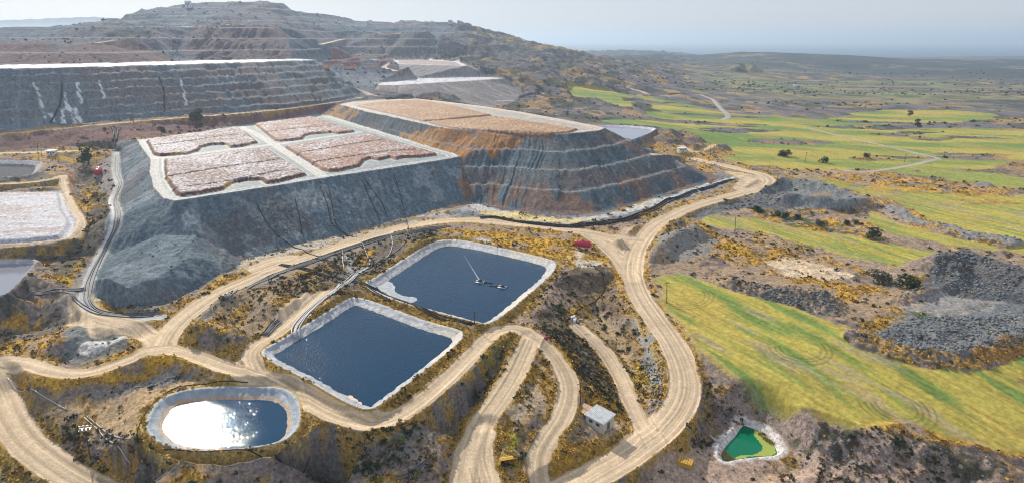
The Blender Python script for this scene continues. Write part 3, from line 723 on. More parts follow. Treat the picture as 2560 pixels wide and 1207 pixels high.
paint([(1360,850),(1400,850),(1440,900),(1450,970),(1430,930),(1400,890)], OCHRE, 1, 3, .9, t_gr)
paint([(1430,800),(1500,790),(1560,830),(1600,900),(1620,980),(1590,1000),(1540,900),(1480,840)], c3(.40, .30, .17), 2, 4, .8)
paint([(1600,900),(1640,960),(1610,1020),(1580,960),(1590,920)], c3(.36, .30, .05), 1, 3, .8, t_gr)
# inside and around the hairpin
paint([(1330,880),(1370,900),(1400,950),(1400,1010),(1350,1040),(1310,1050),(1280,1080),(1270,1020),(1300,940)], c3(.46, .36, .25), 2, 2, .8)
paint([(1300,960),(1330,880),(1380,930),(1395,990),(1360,1030),(1320,1045),(1365,990),(1350,940)], OCHRE, 1, 3, .95, t_gr)
paint([(1230,1100),(1300,1080),(1330,1120),(1300,1180),(1240,1200)], c3(.34, .34, .05), 1, 3, .85, t_gr)
paint([(1210,870),(1260,830),(1300,830),(1305,860),(1280,900),(1240,920),(1200,920)], c3(.15, .13, .05), 1.5, 3, .85)
paint([(1255,830),(1200,880),(1180,950),(1160,1010),(1110,1070),(1130,1110),(1180,1050),(1220,960),(1230,900)], c3(.42, .37, .03), 1, 3, .9, t_gr)
paint([(900,1075),(1050,1050),(1170,950),(1230,880),(1200,960),(1150,1040),(1090,1120),(960,1200),(760,1207),(780,1100),(850,1060)], c3(.19, .18, .175), 2, 4, .75)
paint([(380,1150),(600,1180),(760,1120),(850,1080),(880,1110),(800,1207),(350,1207),(300,1160)], c3(.20, .185, .18), 2, 4, .75)
paint([(800,1010),(960,1062),(1150,945),(1165,960),(960,1085),(830,1050),(740,990)], OCHRE * .8, 1, 3, .7, t_gr)
paint([(1450,1100),(1500,1080),(1540,1100),(1520,1130),(1440,1190),(1380,1207),(1385,1150)], OCHRE, 1.5, 3, .92, t_gr)
paint([(1420,1060),(1470,1030),(1540,1060),(1600,1100),(1540,1120),(1480,1090)], c3(.42, .33, .22), 2, 3, .8)
paint([(1440,990),(1500,980),(1560,1010),(1575,1040),(1500,1020)], OCHRE, 1, 3, .8, t_gr)
# south-west corner
paint([(25,945),(100,960),(250,955),(340,925),(400,888),(430,885),(480,905),(560,925),(520,930),(400,915),(300,950),(190,980),(130,985),(60,970)], c3(.62, .37, .045), 1.5, 2.5, .97, sstep(.30, .45, n2))
paint([(190,1000),(240,970),(350,945),(440,915),(540,932),(540,948),(400,960),(300,990),(230,1010)], c3(.235, .215, .205), 1.5, 2, .9)
paint([(180,1010),(260,1010),(380,970),(500,945),(620,955),(560,965),(440,978),(370,1010),(355,1080),(330,1110),(260,1080),(220,1050)], c3(.46, .335, .20), 1.5, 3, .9)
paint([(185,1050),(230,1040),(265,1090),(240,1130),(180,1120)], OCHRE * .9, 1, 3, .9, t_gr)
paint([(20,960),(60,975),(150,1010),(190,1060),(170,1120),(110,1110),(50,1030)], c3(.20, .155, .09), 1.5, 4, .7)
paint([(230,1140),(290,1150),(310,1190),(240,1180)], OCHRE, 1, 3, .9, t_gr)
paint([(0,1100),(60,1110),(130,1190),(150,1250),(-60,1250)], c3(.24, .19, .07), 1.5, 4, .7)
ii, d, off, s_, zz = near(PONDS['oval']['P'] + PONDS['oval']['P'][:1], 3.6)
mix(ii, c3(.46, .33, .12), sstep(3.6, 2.2, d + (n5[ii] - .5) * 3) * .8)
for nm in ('lower', 'upper'):
    P = PONDS[nm]['P']; ii, d, off, s_, zz = near(P + P[:1], 3.4)
    mix(ii, c3(.30, .20, .05), sstep(3.2, 1.8, d + (n5[ii] - .5) * 2.5) * .85)
# east of the haul road
paint([(1620,640),(1700,600),(1800,620),(1900,650),(2050,700),(2200,740),(2330,745),(2100,820),(1960,770),(1800,715),(1690,688),(1630,690)], c3(.33, .245, .17), 2, 5, .8)
paint([(1740,565),(1900,640),(2050,680),(2160,740),(2130,760),(1980,700),(1800,650),(1700,590)], OCHRE * .95, 2, 5, .85, t_gr)
paint([(1910,655),(1990,645),(2110,672),(2140,690),(2060,700),(1960,690)], c3(.62, .50, .36), 1.5, 3, .9)
paint([(1640,590),(1720,580),(1800,600),(1760,640),(1690,650),(1640,640)], c3(.22, .22, .21), 1.5, 4, .85)
paint([(1700,650),(1800,640),(1830,670),(1740,690)], c3(.13, .10, .11), 1.5, 3, .8, t_sp)
paint([(1820,710),(1950,735),(2080,765),(2100,790),(2200,840),(2150,840),(1980,775),(1830,722)], c3(.115, .115, .115), 1, 3, .85, t_sp)
paint([(2190,840),(2260,780),(2380,730),(2560,730),(2700,760),(2700,850),(2500,870),(2380,893),(2250,875)], c3(.17, .185, .195), 2, 4, .93)
paint([(2250,770),(2400,720),(2520,740),(2480,770),(2330,800)], c3(.33, .31, .29), 1.5, 4, .7)
paint([(2330,668),(2400,655),(2500,690),(2600,730),(2600,760),(2400,745),(2300,720)], c3(.10, .105, .115), 1, 2, .9)
paint([(2260,780),(2330,790),(2400,800),(2330,815)], c3(.05, .10, .03), 1, 3, .8, t_gr)
paint([(2420,890),(2560,840),(2700,820),(2700,880),(2470,920)], c3(.34, .19, .07), 1, 3, .9)
paint([(1875,520),(1960,525),(2000,545),(2090,560),(2170,580),(2230,600),(2200,605),(2080,580),(1960,560)], c3(.06, .085, .035), 1.5, 3, .85, t_sp)
paint([(1700,570),(1730,540),(1800,530),(1900,545),(2050,580),(2200,605),(2400,630),(2600,680),(2600,700),(2300,640),(2100,600),(1880,560),(1760,560)], c3(.20, .175, .15), 1.5, 3, .55)
paint([(1700,530),(1800,505),(1900,475),(1960,460),(2000,520),(1960,530),(1850,520),(1740,550)], c3(.13, .14, .15), 1, 3, .9)
paint([(1960,462),(2050,478),(2165,512),(2120,530),(2050,528),(1980,525),(2000,500),(1960,480)], c3(.20, .215, .215), 1, 2, .95)
paint([(2010,490),(2060,488),(2100,500),(2060,510)], c3(.38, .26, .15), 1, 2, .8)
paint([(2190,500),(2240,520),(2330,560),(2300,570),(2230,540)], c3(.24, .24, .24), 1, 5, .9)
paint([(2290,505),(2400,510),(2560,540),(2700,570),(2700,640),(2560,625),(2420,600),(2330,560)], c3(.23, .23, .235), 1.5, 6, .92)
paint([(2400,450),(2480,445),(2700,450),(2700,470),(2450,468)], c3(.20, .20, .21), 1, 4, .9)
paint([(1800,430),(1850,445),(1830,460),(1700,500),(1560,545),(1400,568),(1250,548),(1120,545),(1150,520),(1250,530),(1430,552),(1600,515)], c3(.18, .20, .215), 1, 2, .9)
paint([(1180,505),(1250,512),(1280,530),(1420,552),(1500,545),(1600,512),(1790,455),(1840,440),(1810,460),(1620,522),(1500,555),(1420,562),(1270,542),(1180,522)], c3(.58, .56, .52), .8, 2, .8)
paint([(1190,525),(1300,532),(1430,555),(1500,548),(1440,562),(1330,550),(1200,536)], c3(.62, .50, .24), .6, 1.5, .95)
paint([(1040,545),(1110,525),(1170,510),(1240,520),(1200,530),(1100,545)], SALT * .75, 1, 3, .7, t_sp)
paint([(1660,385),(1750,400),(1860,412),(1900,430),(1830,425),(1700,402),(1640,392)], c3(.44, .28, .10), 1.5, 5, .75, t_gr)
paint([(1500,612),(1580,610),(1600,570),(1560,570),(1530,600)], c3(.50, .38, .30), 1, 2, .8)
# green-pond hollow and badland
ii, sd = area(bad_poly, 6)
w = sstep(-2, 3, sd)
mix(ii, c3(.30, .235, .205), w * .85); mix(ii, c3(.18, .14, .13), w * sstep(.45, .62, n1[ii]) * .7)
mix(ii, c3(.42, .25, .09), w * sstep(.56, .64, n2[ii] * .5 + n1[ii] * .5) * .7)
mix(ii, SCRUB * 1.2, w * sstep(.60, .66, n5[ii]) * .8)
paint([(1720,960),(1800,1000),(1870,1050),(1810,1120),(1760,1090),(1720,1040)], c3(.15, .125, .12), 2, 3, .8)
paint([(1700,1100),(1790,1130),(1900,1160),(2050,1170),(2100,1207),(2000,1300),(1700,1300),(1640,1180)], c3(.44, .33, .26), 2, 4, .85)
paint([(1640,1100),(1700,1080),(1760,1090),(1770,1120),(1700,1140),(1630,1150)], OCHRE * .9, 1, 3, .8, t_gr)
ii, sd = PONDS['green']['ii'], PONDS['green']['sd']
mix(ii, c3(.66, .62, .60), sstep(-2.6, -1.2, sd + (n5[ii] - .5) * 2.4) * .95)
paint([(1660,700),(1720,790),(1780,880),(1900,955),(2000,1012),(1990,1018),(1880,975),(1760,900),(1690,820),(1640,730)], c3(.40, .29, .18), 1, 3, .75)

# fields: mown streaks, green growth and ripe barley
ang = math.atan2(-106, 63)
ca, sa = math.cos(ang), math.sin(ang)
u = X * ca + Y * sa; v = -X * sa + Y * ca
farf = sstep(330, 430, Y)                       # far fields are ploughed the other way
uf, vf = X * .97 - Y * .25, X * .25 + Y * .97
st_n = fbm(u / 7, v + u * .12, 4.5, 4, 221); st_f = fbm(uf / 4.5, vf, 24, 4, 222)
gr = sstep(.46, .70, st_n) * (1 - farf) + sstep(.38, .64, st_f) * farf
FC = FYEL[None] * (1 - gr[:, None]) + FGRN[None] * gr[:, None]
near2 = sstep(.53, .60, fbm(u / 2.5, v, 14, 3, 223)); FC = FC * (1 - near2[:, None] * .35) + FDRY * near2[:, None] * .35
mid = sstep(190, 250, Y) * (1 - sstep(420, 520, Y)); FC = FC * (1 - .35 * mid[:, None]) + c3(.36, .32, .08) * .35 * mid[:, None]
soilp = sstep(.62, .68, fbm(u / 5, v, 5, 4, 224)) * (1 - farf); FC = FC * (1 - .5 * soilp[:, None]) + c3(.30, .25, .19) * .5 * soilp[:, None]
rows = .80 + .40 * vnoise(u / 14, v / .9, 225)
FC = FC * (rows * (.75 + .5 * n4))[:, None]
tram = np.zeros(N, np.float32)
for L, rads in (([(2000,870)], (6, 7.4, 9)), ([(2240,1015)], (5, 6.3, 7.8, 9.4)), ([(1700,735)], (9, 10.5, 12)), ([(2110,770)], (5, 6.4))):
    cxy = T(*L[0]); dd_ = np.hypot(X - cxy[0], (Y - cxy[1]))
    for q in rads: tram = np.maximum(tram, np.exp(-((dd_ - q) / .35) ** 2) * (Y < cxy[1] + 2))
FC = FC * (1 - .35 * tram[:, None])
mix(allp, FC, FW)

# ---- heaps
def heapcol(ii, base, var, seed, sd_=None):
    s, d = sd_
    C[ii] = base
    k = fbm(s / 6, d / 40, 1, 3, seed) if False else vnoise(s / 5, d / 45, seed) * .6 + vnoise(s / 1.7, d / 18, seed + 1) * .4
    mix(ii, var, sstep(.5, .75, k) * .75)
    C[ii] *= (.72 + .36 * vnoise(s / .9, d / 9, seed + 2) + .22 * n4[ii])[:, None]
sA2, dA = GU['A']; sB2, dB = GU['B']; sC2, dC = GU['C']
heapcol(sA, c3(.115, .155, .185), c3(.17, .21, .235), 231, GU['A'])
mix(sA, c3(.125, .125, .13), sstep(.52, .62, fbm(X[sA], Y[sA], 26, 4, 232)) * .7)
mix(sA, c3(.29, .325, .345), sstep(.60, .66, fbm(X[sA], Y[sA], 12, 4, 233)) * .5)
heapcol(sB, c3(.075, .105, .125), c3(.125, .165, .19), 241, GU['B'])
wb = sstep(.46, .60, vnoise(sB2 / 9, dB / 14, 243) * .5 + vnoise(sB2 / 2.6, Z0[sB] / 9, 244) * .5)
mix(sB, c3(.19, .115, .08), wb * (1 - sstep(10, 16, Z0[sB])) * .8)
mix(sB, c3(.15, .12, .11), sstep(.5, .65, vnoise(sB2 / 14, Z0[sB] / 5, 246)) * .4)
paint([(1000,335),(1085,322),(1120,325),(1090,375),(1060,372)], c3(.42, .235, .09), 1.5, 3, .85)
paint([(808,289),(850,262),(885,272),(900,282),(860,305),(830,292)], c3(.44, .26, .13), 1.5, 2, .85, sstep(.3, .5, n2))
paint([(1085,325),(1150,329),(1320,333),(1300,360),(1250,372),(1230,392),(1200,372),(1160,395),(1150,450),(1168,505),(1150,400),(1100,380)], c3(.34, .16, .045), 1.5, 5, .95, sstep(.32, .50, n2 * .6 + n1 * .4))
paint([(1510,325),(1560,345),(1650,395),(1600,380),(1520,350)], c3(.22, .15, .125), 1.5, 4, .7)
heapcol(sC, c3(.12, .15, .175), c3(.19, .215, .23), 251, GU['C'])
mix(sC, c3(.19, .145, .13), sstep(.5, .62, fbm(X[sC], Y[sC], 60, 3, 252)) * .55)
mix(sC, c3(.10, .085, .085), sstep(.56, .62, fbm(X[sC], Y[sC], 40, 4, 253)) * (X[sC] > -260) * .7)
heapcol(sE, c3(.17, .155, .155), c3(.26, .24, .235), 261, GU['E'])
heapcol(sF, c3(.20, .19, .19), c3(.29, .28, .28), 271, GU['F'])
mix(sF, c3(.29, .26, .25), sstep(.5, .6, fbm(X[sF], Y[sF], 50, 3, 272)) * .6)
# treads of the terraces are coloured paler, every second bench tinted brown
for s_i, z0, step, ph, flat in ((sBf[(Z0[sBf] > 3.5) & (Y[sBf] < 470)], 2.4, 7.65, .02, .30), (sC, 29, 5.8, 0, .30)):
    q = (Z0[s_i] - z0) / step + ph + (fbm(X[s_i], Y[s_i], 60, 2, 41) - .5) * .10; f = q - np.floor(q)
    mix(s_i, c3(.30, .32, .33), ((f < flat * .5) & (f > .04)) * .5); mix(s_i, c3(.16, .13, .12), (np.floor(q) % 2 == 1) * .25)
# salt runs on the big bench heap
for L in ([(82,207),(90,222),(100,250),(106,268)], [(160,228),(165,250),(172,270),(185,300),(188,308)], [(165,262),(155,290),(160,305)], [(192,202),(196,225),(204,252)], [(247,200),(252,216),(262,245)],
          [(450,200),(460,230),(466,262)], [(108,280),(128,285),(134,305)], [(188,272),(195,290),(205,305)], [(172,270),(190,290),(205,308)], [(120,280),(110,295)]):
    P = smooth_line(TL(L), 5); P = [(p[0] + 1.0 * math.sin(i * 1.7), p[1], p[2]) for i, p in enumerate(P)]
    ii, d, off, s_, zz = near(P, 2.4)
    mix(ii, c3(.80, .80, .80), sstep(.95, .25, d + (n5[ii] - .5) * 2.2) * .8 * (vnoise(s_ / 5, d, 281) > .25))
# white floor of the tops, thick with salt
k = tops['C']; C[k] = SALT * .98; mix(k, c3(.35, .28, .25), sstep(.52, .60, fbm(X[k], Y[k], 14, 3, 291)) * .7)
k = tops['E']; C[k] = SALT * .95
dots = (vnoise(X[k] / 7, Y[k] / 9, 292) > .74); mix(k, c3(.28, .28, .30), dots * .7)
ii, d, off, s_, zz = near(E_crest + E_crest[:1], 7); mix(ii, c3(.42, .38, .34), sstep(7, 5, d) * (CLS[ii] == 16) * .8)
k = tops['F']; C[k] = c3(.30, .24, .23)
ii, d, off, s_, zz = near(F_crest + F_crest[:1], 9); mix(ii, c3(.62, .58, .54), sstep(9, 6, d) * (CLS[ii] == 18) * .9)
for nm, base in (('A', c3(.19, .225, .23)), ('B', c3(.42, .36, .30))):
    k = tops[nm]; k = k[(CLS[k] == 4) | (CLS[k] == 10)]
    C[k] = base
    mix(k, c3(.26, .29, .30), sstep(.45, .6, fbm(X[k], Y[k], 7, 4, 301)) * .55)
    C[k] *= (.8 + .4 * n4[k])[:, None]
    Pc = A_crest if nm == 'A' else B_crest
    ii, d, off, s_, zz = near(Pc + Pc[:1], 6.5); m_ = (CLS[ii] == 4) | (CLS[ii] == 10)
    mix(ii, c3(.44, .43, .40) if nm == 'A' else c3(.56, .46, .36), (1 - sstep(3.6, 4.6, d + (n5[ii] - .5))) * m_ * .85)
    mix(ii, c3(.32, .31, .30), (np.abs(d - 3.2 - (n5[ii] - .5)) < .35) * m_ * .5)
    mix(ii, c3(.64, .64, .63), (np.abs(d - 6.0 - (n5[ii] - .5) * .6) < .5) * m_ * .8)
for L in ([(596,312),(640,335),(685,362),(740,396),(805,440)], [(375,398),(440,392),(560,376),(650,366),(690,360)], [(690,362),(780,348),(900,331)]):
    P = smooth_line(TL(L), 5); ii, d, off, s_, zz = near(P, 3.6); m_ = (CLS[ii] == 4)
    mix(ii, c3(.50, .48, .44), sstep(3.4, 2.6, d) * m_ * .85); mix(ii, c3(.36, .35, .34), (np.abs(np.abs(off) - 1.2) < .3) * m_ * .5)
for kx, (ii, sd, w) in enumerate(BEDS):
    k = w > .03; i2 = ii[k]; s2 = sd[k]
    brown = (c3(.12, .06, .045) if kx in (0, 2) else c3(.21, .10, .06)) if kx < 4 else c3(.31, .18, .10)
    salt = c3(.47, .455, .50) if kx < 4 else c3(.44, .31, .19)
    amt = [.50, .25, .60, .30, .30, .35][kx]
    nz = -.025 + fbm(X[i2], Y[i2], .9, 2, 311) * .66 + fbm(X[i2], Y[i2], 17, 3, 312) * .34
    C[i2] = brown
    mix(i2, salt, sstep(.56 - .18 * amt, .64 - .18 * amt, nz) * sstep(1.0, 1.8, s2) * .95)
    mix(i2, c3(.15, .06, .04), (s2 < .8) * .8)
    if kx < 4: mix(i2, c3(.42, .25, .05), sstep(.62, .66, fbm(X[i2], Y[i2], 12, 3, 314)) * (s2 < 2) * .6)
    ii3 = ii[~k]; mix(ii3, c3(.40, .46, .45) if kx < 4 else c3(.27, .27, .27), sstep(-2.6, -.6, sd[~k]) * .75)
# trenches across the ore beds
TRENCH = [[(412,440),(500,426),(600,410),(720,394)], [(385,362),(480,350),(560,338),(640,334)], [(655,330),(760,318),(850,312)], [(725,385),(800,372),(900,356),(960,348)], [(775,405),(860,392),(960,378),(1040,372)], [(425,470),(560,452),(700,425)]]
for q, L in enumerate(TRENCH):
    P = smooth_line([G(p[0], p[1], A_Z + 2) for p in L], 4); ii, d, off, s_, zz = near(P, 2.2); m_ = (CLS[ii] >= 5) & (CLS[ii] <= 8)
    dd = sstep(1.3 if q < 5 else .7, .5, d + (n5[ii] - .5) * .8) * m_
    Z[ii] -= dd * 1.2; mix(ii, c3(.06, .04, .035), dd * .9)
# side-valley leach pad
ii, sd = PADW; k = sd > 0; i2 = ii[k]
C[i2] = c3(.38, .385, .42); mix(i2, c3(.26, .16, .13), sstep(.50, .60, fbm(X[i2] * .4, Y[i2], 6, 4, 321) * .6 + n4[i2] * .4) * sstep(4, 7, sd[k]) * .85)
mix(i2, c3(.25, .22, .22), (np.abs(Y[i2] - (T(60, 535)[1] + X[i2] * 0 + 6)) < .5) * .6)

# ---- liners of the ponds
for nm, pd in PONDS.items():
    ii, sd = pd['ii'], pd['sd']
    if nm == 'green': continue
    k = sd > 0; i2 = ii[k]; s2 = sd[k]
    base = {'lower': c3(.42, .44, .47), 'upper': c3(.42, .43, .45), 'oval': c3(.36, .41, .46), 'west': c3(.42, .43, .45), 'far': c3(.48, .50, .54), 'westtop': c3(.48, .48, .50)}[nm]
    C[i2] = base
    wr = np.abs(2 * fbm(X[i2] * 1.0, Y[i2] * .6, 2.4, 3, 331) - 1)
    C[i2] *= (.80 + .5 * wr)[:, None]
    zz = Z[i2]
    if nm in ('lower', 'upper'):
        mix(i2, c3(.28, .28, .27), sstep(pd['zw'] + .45, pd['zw'] + .05, zz + (n5[i2] - .5) * .3) * .75)
        mix(i2, c3(.62, .55, .45), sstep(.60, .66, fbm(X[i2], Y[i2], 13, 3, 333)) * .6)
    if nm == 'oval':
        for h_ in (.12, .32, .55):
            mix(i2, c3(.52, .30, .10), (np.abs(zz - pd['zw'] - h_ - (n1[i2] - .5) * .2) < .07) * .85)
    if nm == 'westtop': mix(i2, c3(.07, .07, .08), sstep(3.0, 3.8, s2) * .9)
# salt delta at the west corner of the upper pond
ii, sd = SUMP; w = sstep(-6, -4, sd + (n2[ii] - .5) * 2) * (ROADW[ii] < .3); mix(ii, c3(.15, .175, .185), w * .8); mix(ii, c3(.58, .57, .54), sstep(-.8, .3, sd) * .95)
# ---- roads
vg = VERGE * (CLS == 0) * sstep(.30, .52, n5); mix(allp, c3(.42, .27, .07), vg * .75)
k = ROADW > .01; i2 = allp[k]
off = ROADOFF[k]; s_ = ROADS_[k]
rut = vnoise(off / .55 + 40, s_ / 60, 341) * .5 + vnoise(off / .28 + 90, s_ / 25, 342) * .3 + vnoise(off / 1.6, s_ / 90, 343) * .2
base = np.where((ROADK[k] == 2)[:, None], c3(.42, .42, .41), np.where((ROADK[k] == 3)[:, None], c3(.46, .36, .30), np.where((ROADK[k] == 4)[:, None], c3(.36, .33, .30), ROADC)))
rut = rut * (.72 + .5 * fbm(X[k], Y[k], 11, 4, 344))
rc = base * (.48 + 1.12 * rut)[:, None] * (.86 + .28 * n4[k])[:, None]
mix(i2, rc, ROADW[k] * .96)
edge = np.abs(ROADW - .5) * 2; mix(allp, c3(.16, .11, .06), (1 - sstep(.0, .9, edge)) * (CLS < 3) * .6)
nr = sstep(.05, .9, ROADW) * 0
grit = np.random.RandomState(9).rand(N).astype(np.float32)
soft_ = np.isin(CLS, [1, 2, 4, 10, 14, 16, 18, 20, 21, 22, 23, 24, 25])
C *= (1 + (grit - .5) * np.where(soft_, .16, .42))[:, None]
gl = C.mean(1, keepdims=True); C = gl + (C - gl) * 1.10
C = np.clip(C, .012, .85)
lum = C @ c3(.3, .5, .2)

# ------------------------------------------------------------------ materials
def mat(name, color=(.5, .5, .5), rough=.7, metal=0.0, bump=0.0, bscale=4.0, var=0.0, vscale=3.0, attr=False, spec=.3, bdist=.2):
    m = bpy.data.materials.new(name); m.use_nodes = True
    nt = m.node_tree; b = nt.nodes['Principled BSDF']
    b.inputs['Roughness'].default_value = rough; b.inputs['Metallic'].default_value = metal
    b.inputs['Specular IOR Level'].default_value = spec
    tc = nt.nodes.new('ShaderNodeTexCoord')
    if attr:
        a = nt.nodes.new('ShaderNodeAttribute'); a.attribute_name = 'Col'; csrc = a.outputs['Color']
    else:
        a = nt.nodes.new('ShaderNodeRGB'); a.outputs[0].default_value = (*color, 1); csrc = a.outputs[0]
    if var > 0:
        n = nt.nodes.new('ShaderNodeTexNoise'); n.inputs['Scale'].default_value = vscale; n.inputs['Detail'].default_value = 5; n.inputs['Roughness'].default_value = .7
        nt.links.new(tc.outputs['Object'], n.inputs['Vector'])
        r_ = nt.nodes.new('ShaderNodeMapRange'); r_.inputs['From Min'].default_value = .36; r_.inputs['From Max'].default_value = .64
        r_.inputs['To Min'].default_value = 1 - var; r_.inputs['To Max'].default_value = 1 + var
        nt.links.new(n.outputs['Fac'], r_.inputs['Value'])
        x = nt.nodes.new('ShaderNodeMix'); x.data_type = 'RGBA'; x.blend_type = 'MULTIPLY'; x.inputs['Factor'].default_value = 1
        nt.links.new(csrc, x.inputs['A']); nt.links.new(r_.outputs[0], x.inputs['B']); csrc = x.outputs['Result']
    nt.links.new(csrc, b.inputs['Base Color'])
    if bump > 0:
        n = nt.nodes.new('ShaderNodeTexNoise'); n.inputs['Scale'].default_value = bscale; n.inputs['Detail'].default_value = 6; n.inputs['Roughness'].default_value = .75
        nt.links.new(tc.outputs['Object'], n.inputs['Vector'])
        bp = nt.nodes.new('ShaderNodeBump'); bp.inputs['Strength'].default_value = bump; bp.inputs['Distance'].default_value = bdist
        nt.links.new(n.outputs['Fac'], bp.inputs['Height']); nt.links.new(bp.outputs[0], b.inputs['Normal'])
    return m
M_soil = mat('soil_scrub', rough=.95, bump=.8, bscale=.9, bdist=.8, var=.38, vscale=.9, attr=True, spec=.15)
M_road = mat('rutted_dirt', rough=.9, bump=.4, bscale=2.5, bdist=.15, var=.16, vscale=1.8, attr=True, spec=.2)
M_field = mat('barley', rough=.9, bump=.5, bscale=2.2, bdist=.3, var=.22, vscale=.8, attr=True, spec=.15)
M_heap = mat('crushed_rock', rough=.9, bump=.8, bscale=.7, bdist=1.1, var=.34, vscale=.55, attr=True, spec=.25)
M_salt = mat('salt_crust', rough=.7, bump=.7, bscale=1.5, bdist=.5, var=.45, vscale=.9, attr=True, spec=.3)
M_liner = mat('pond_liner', rough=.5, bump=1.0, bscale=.8, bdist=.6, var=.16, vscale=.7, attr=True, spec=.5)
M_hill = mat('hill_rock', rough=.95, bump=.9, bscale=.12, bdist=5, var=.32, vscale=.16, attr=True, spec=.1)

def water_mat(name, deep, shallow, sc, strength, rough, tilt=0):
    m = bpy.data.materials.new(name); m.use_nodes = True; nt = m.node_tree; b = nt.nodes['Principled BSDF']
    b.inputs['Roughness'].default_value = rough; b.inputs['IOR'].default_value = 1.33; b.inputs['Specular IOR Level'].default_value = .4
    tc = nt.nodes.new('ShaderNodeTexCoord')
    n0 = nt.nodes.new('ShaderNodeTexNoise'); n0.inputs['Scale'].default_value = .05; n0.inputs['Detail'].default_value = 3
    nt.links.new(tc.outputs['Object'], n0.inputs['Vector'])
    x = nt.nodes.new('ShaderNodeMix'); x.data_type = 'RGBA'; x.inputs['A'].default_value = (*deep, 1); x.inputs['B'].default_value = (*shallow, 1)
    nt.links.new(n0.outputs['Fac'], x.inputs['Factor']); nt.links.new(x.outputs['Result'], b.inputs['Base Color'])
    mp = nt.nodes.new('ShaderNodeMapping'); mp.inputs['Scale'].default_value = (1, .6, 1); mp.inputs['Rotation'].default_value = (0, 0, .6)
    nt.links.new(tc.outputs['Object'], mp.inputs['Vector'])
    n = nt.nodes.new('ShaderNodeTexNoise'); n.inputs['Scale'].default_value = sc; n.inputs['Detail'].default_value = .5; n.inputs['Roughness'].default_value = .5
    nt.links.new(mp.outputs[0], n.inputs['Vector'])
    bp = nt.nodes.new('ShaderNodeBump'); bp.inputs['Strength'].default_value = strength; bp.inputs['Distance'].default_value = .1 + tilt
    nt.links.new(n.outputs['Fac'], bp.inputs['Height']); nt.links.new(bp.outputs[0], b.inputs['Normal'])
    return m
M_wblue = water_mat('process_water', (.001, .028, .068), (.002, .040, .092), 2.2, .95, .03, .05)
M_woval = water_mat('pond_water', (.002, .035, .085), (.004, .05, .11), 2.8, .5, .015)
M_wgreen = water_mat('green_water', (.0, .10, .05), (.0, .17, .085), 1.5, .3, .05)
M_sea = water_mat('sea_water', (.03, .09, .15), (.04, .10, .17), .004, .3, .55)
M_wpale = water_mat('milky_water', (.20, .21, .26), (.24, .25, .30), 1.0, .1, .1)

# ------------------------------------------------------------------ object helpers
def tag(o, label=None, cat=None, group=None, kind=None):
    if label: o['label'] = label
    if cat: o['category'] = cat
    if group: o['group'] = group
    if kind: o['kind'] = kind
    return o
def empty(name, loc, rz=0.0):
    o = bpy.data.objects.new(name, None); col.objects.link(o); o.location = loc; o.rotation_euler = (0, 0, rz); o.empty_display_size = .5
    return o
def link(name, me, m=None, parent=None):
    o = bpy.data.objects.new(name, me); col.objects.link(o)
    if m: me.materials.append(m)
    if parent: o.parent = parent
    return o
bpy.context.view_layer.update()

C4 = np.concatenate([C, np.ones((N, 1), np.float32)], 1)
q = np.stack([IDX[:-1, :-1], IDX[1:, :-1], IDX[1:, 1:], IDX[:-1, 1:]], -1).reshape(-1, 4)   # counter-clockwise seen from above
q = q[:, ::-1]
fcls = CLS[q[:, 0]]
# surface normals of the whole sheet, so that neighbouring pieces shade as one
Pg3 = np.stack([X, Y, Z], -1).reshape(NR, NT, 3)
du = np.gradient(Pg3, axis=1); dv = np.gradient(Pg3, axis=0)
nrm = np.cross(du, dv).reshape(-1, 3); nrm /= np.maximum(np.linalg.norm(nrm, axis=1, keepdims=True), 1e-9)
nrm[nrm[:, 2] < 0] *= -1
def piece(name, classes, m, parent=None, extra=None, smooth=True):
    sel = np.isin(fcls, classes)
    if extra is not None: sel &= extra
    fq = q[sel]
    if len(fq) == 0: print('EMPTY', name); return None
    vid, inv = np.unique(fq, return_inverse=True)
    inv = inv.reshape(-1, 4)
    co = np.stack([X[vid], Y[vid], Z[vid]], -1).astype(np.float32)
    base = np.array(parent.location if parent else (0, 0, 0), np.float32)
    co -= base
    me = bpy.data.meshes.new(name)
    me.vertices.add(len(vid)); me.vertices.foreach_set('co', co.ravel())
    me.loops.add(inv.size); me.loops.foreach_set('vertex_index', inv.ravel().astype(np.int32))
    nf = len(fq)
    me.polygons.add(nf); me.polygons.foreach_set('loop_start', np.arange(0, nf * 4, 4, dtype=np.int32)); me.polygons.foreach_set('loop_total', np.full(nf, 4, np.int32))
    me.polygons.foreach_set('use_smooth', np.ones(nf, bool))
    me.update(calc_edges=True)
    a = me.color_attributes.new('Col', 'FLOAT_COLOR', 'POINT'); a.data.foreach_set('color', C4[vid].ravel())
    return link(name, me, m, parent)
qx = X[q[:, 0]]; qy = Y[q[:, 0]]
def st(name, classes, m, **k): return tag(piece(name, classes, m, **k), kind='structure')
st('ground', [0], M_soil)
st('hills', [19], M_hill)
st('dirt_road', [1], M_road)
st('field', [2], M_field)
def heap(loc, label, slope, top, topname, beds, group='ore heaps of the mine'):
    e = empty('leach_heap', loc); tag(e, label, 'ore heap', group)
    piece('slope', [slope], M_heap, e)
    if top is not None: piece(topname, [top], M_salt, e)
    for b in beds: piece('ore_bed', [b], M_salt, e)
    return e
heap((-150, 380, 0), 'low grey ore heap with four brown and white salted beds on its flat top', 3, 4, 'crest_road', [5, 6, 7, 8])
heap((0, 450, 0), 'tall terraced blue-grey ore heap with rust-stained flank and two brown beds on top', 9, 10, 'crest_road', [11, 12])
heap((-400, 500, 0), 'long terraced grey heap at far left with white salt runs down its face', 13, 14, 'salt_top', [])
heap((0, 800, 0), 'small grey-brown heap with white dotted salt top behind the tall terraced heap', 15, 16, 'salt_top', [])
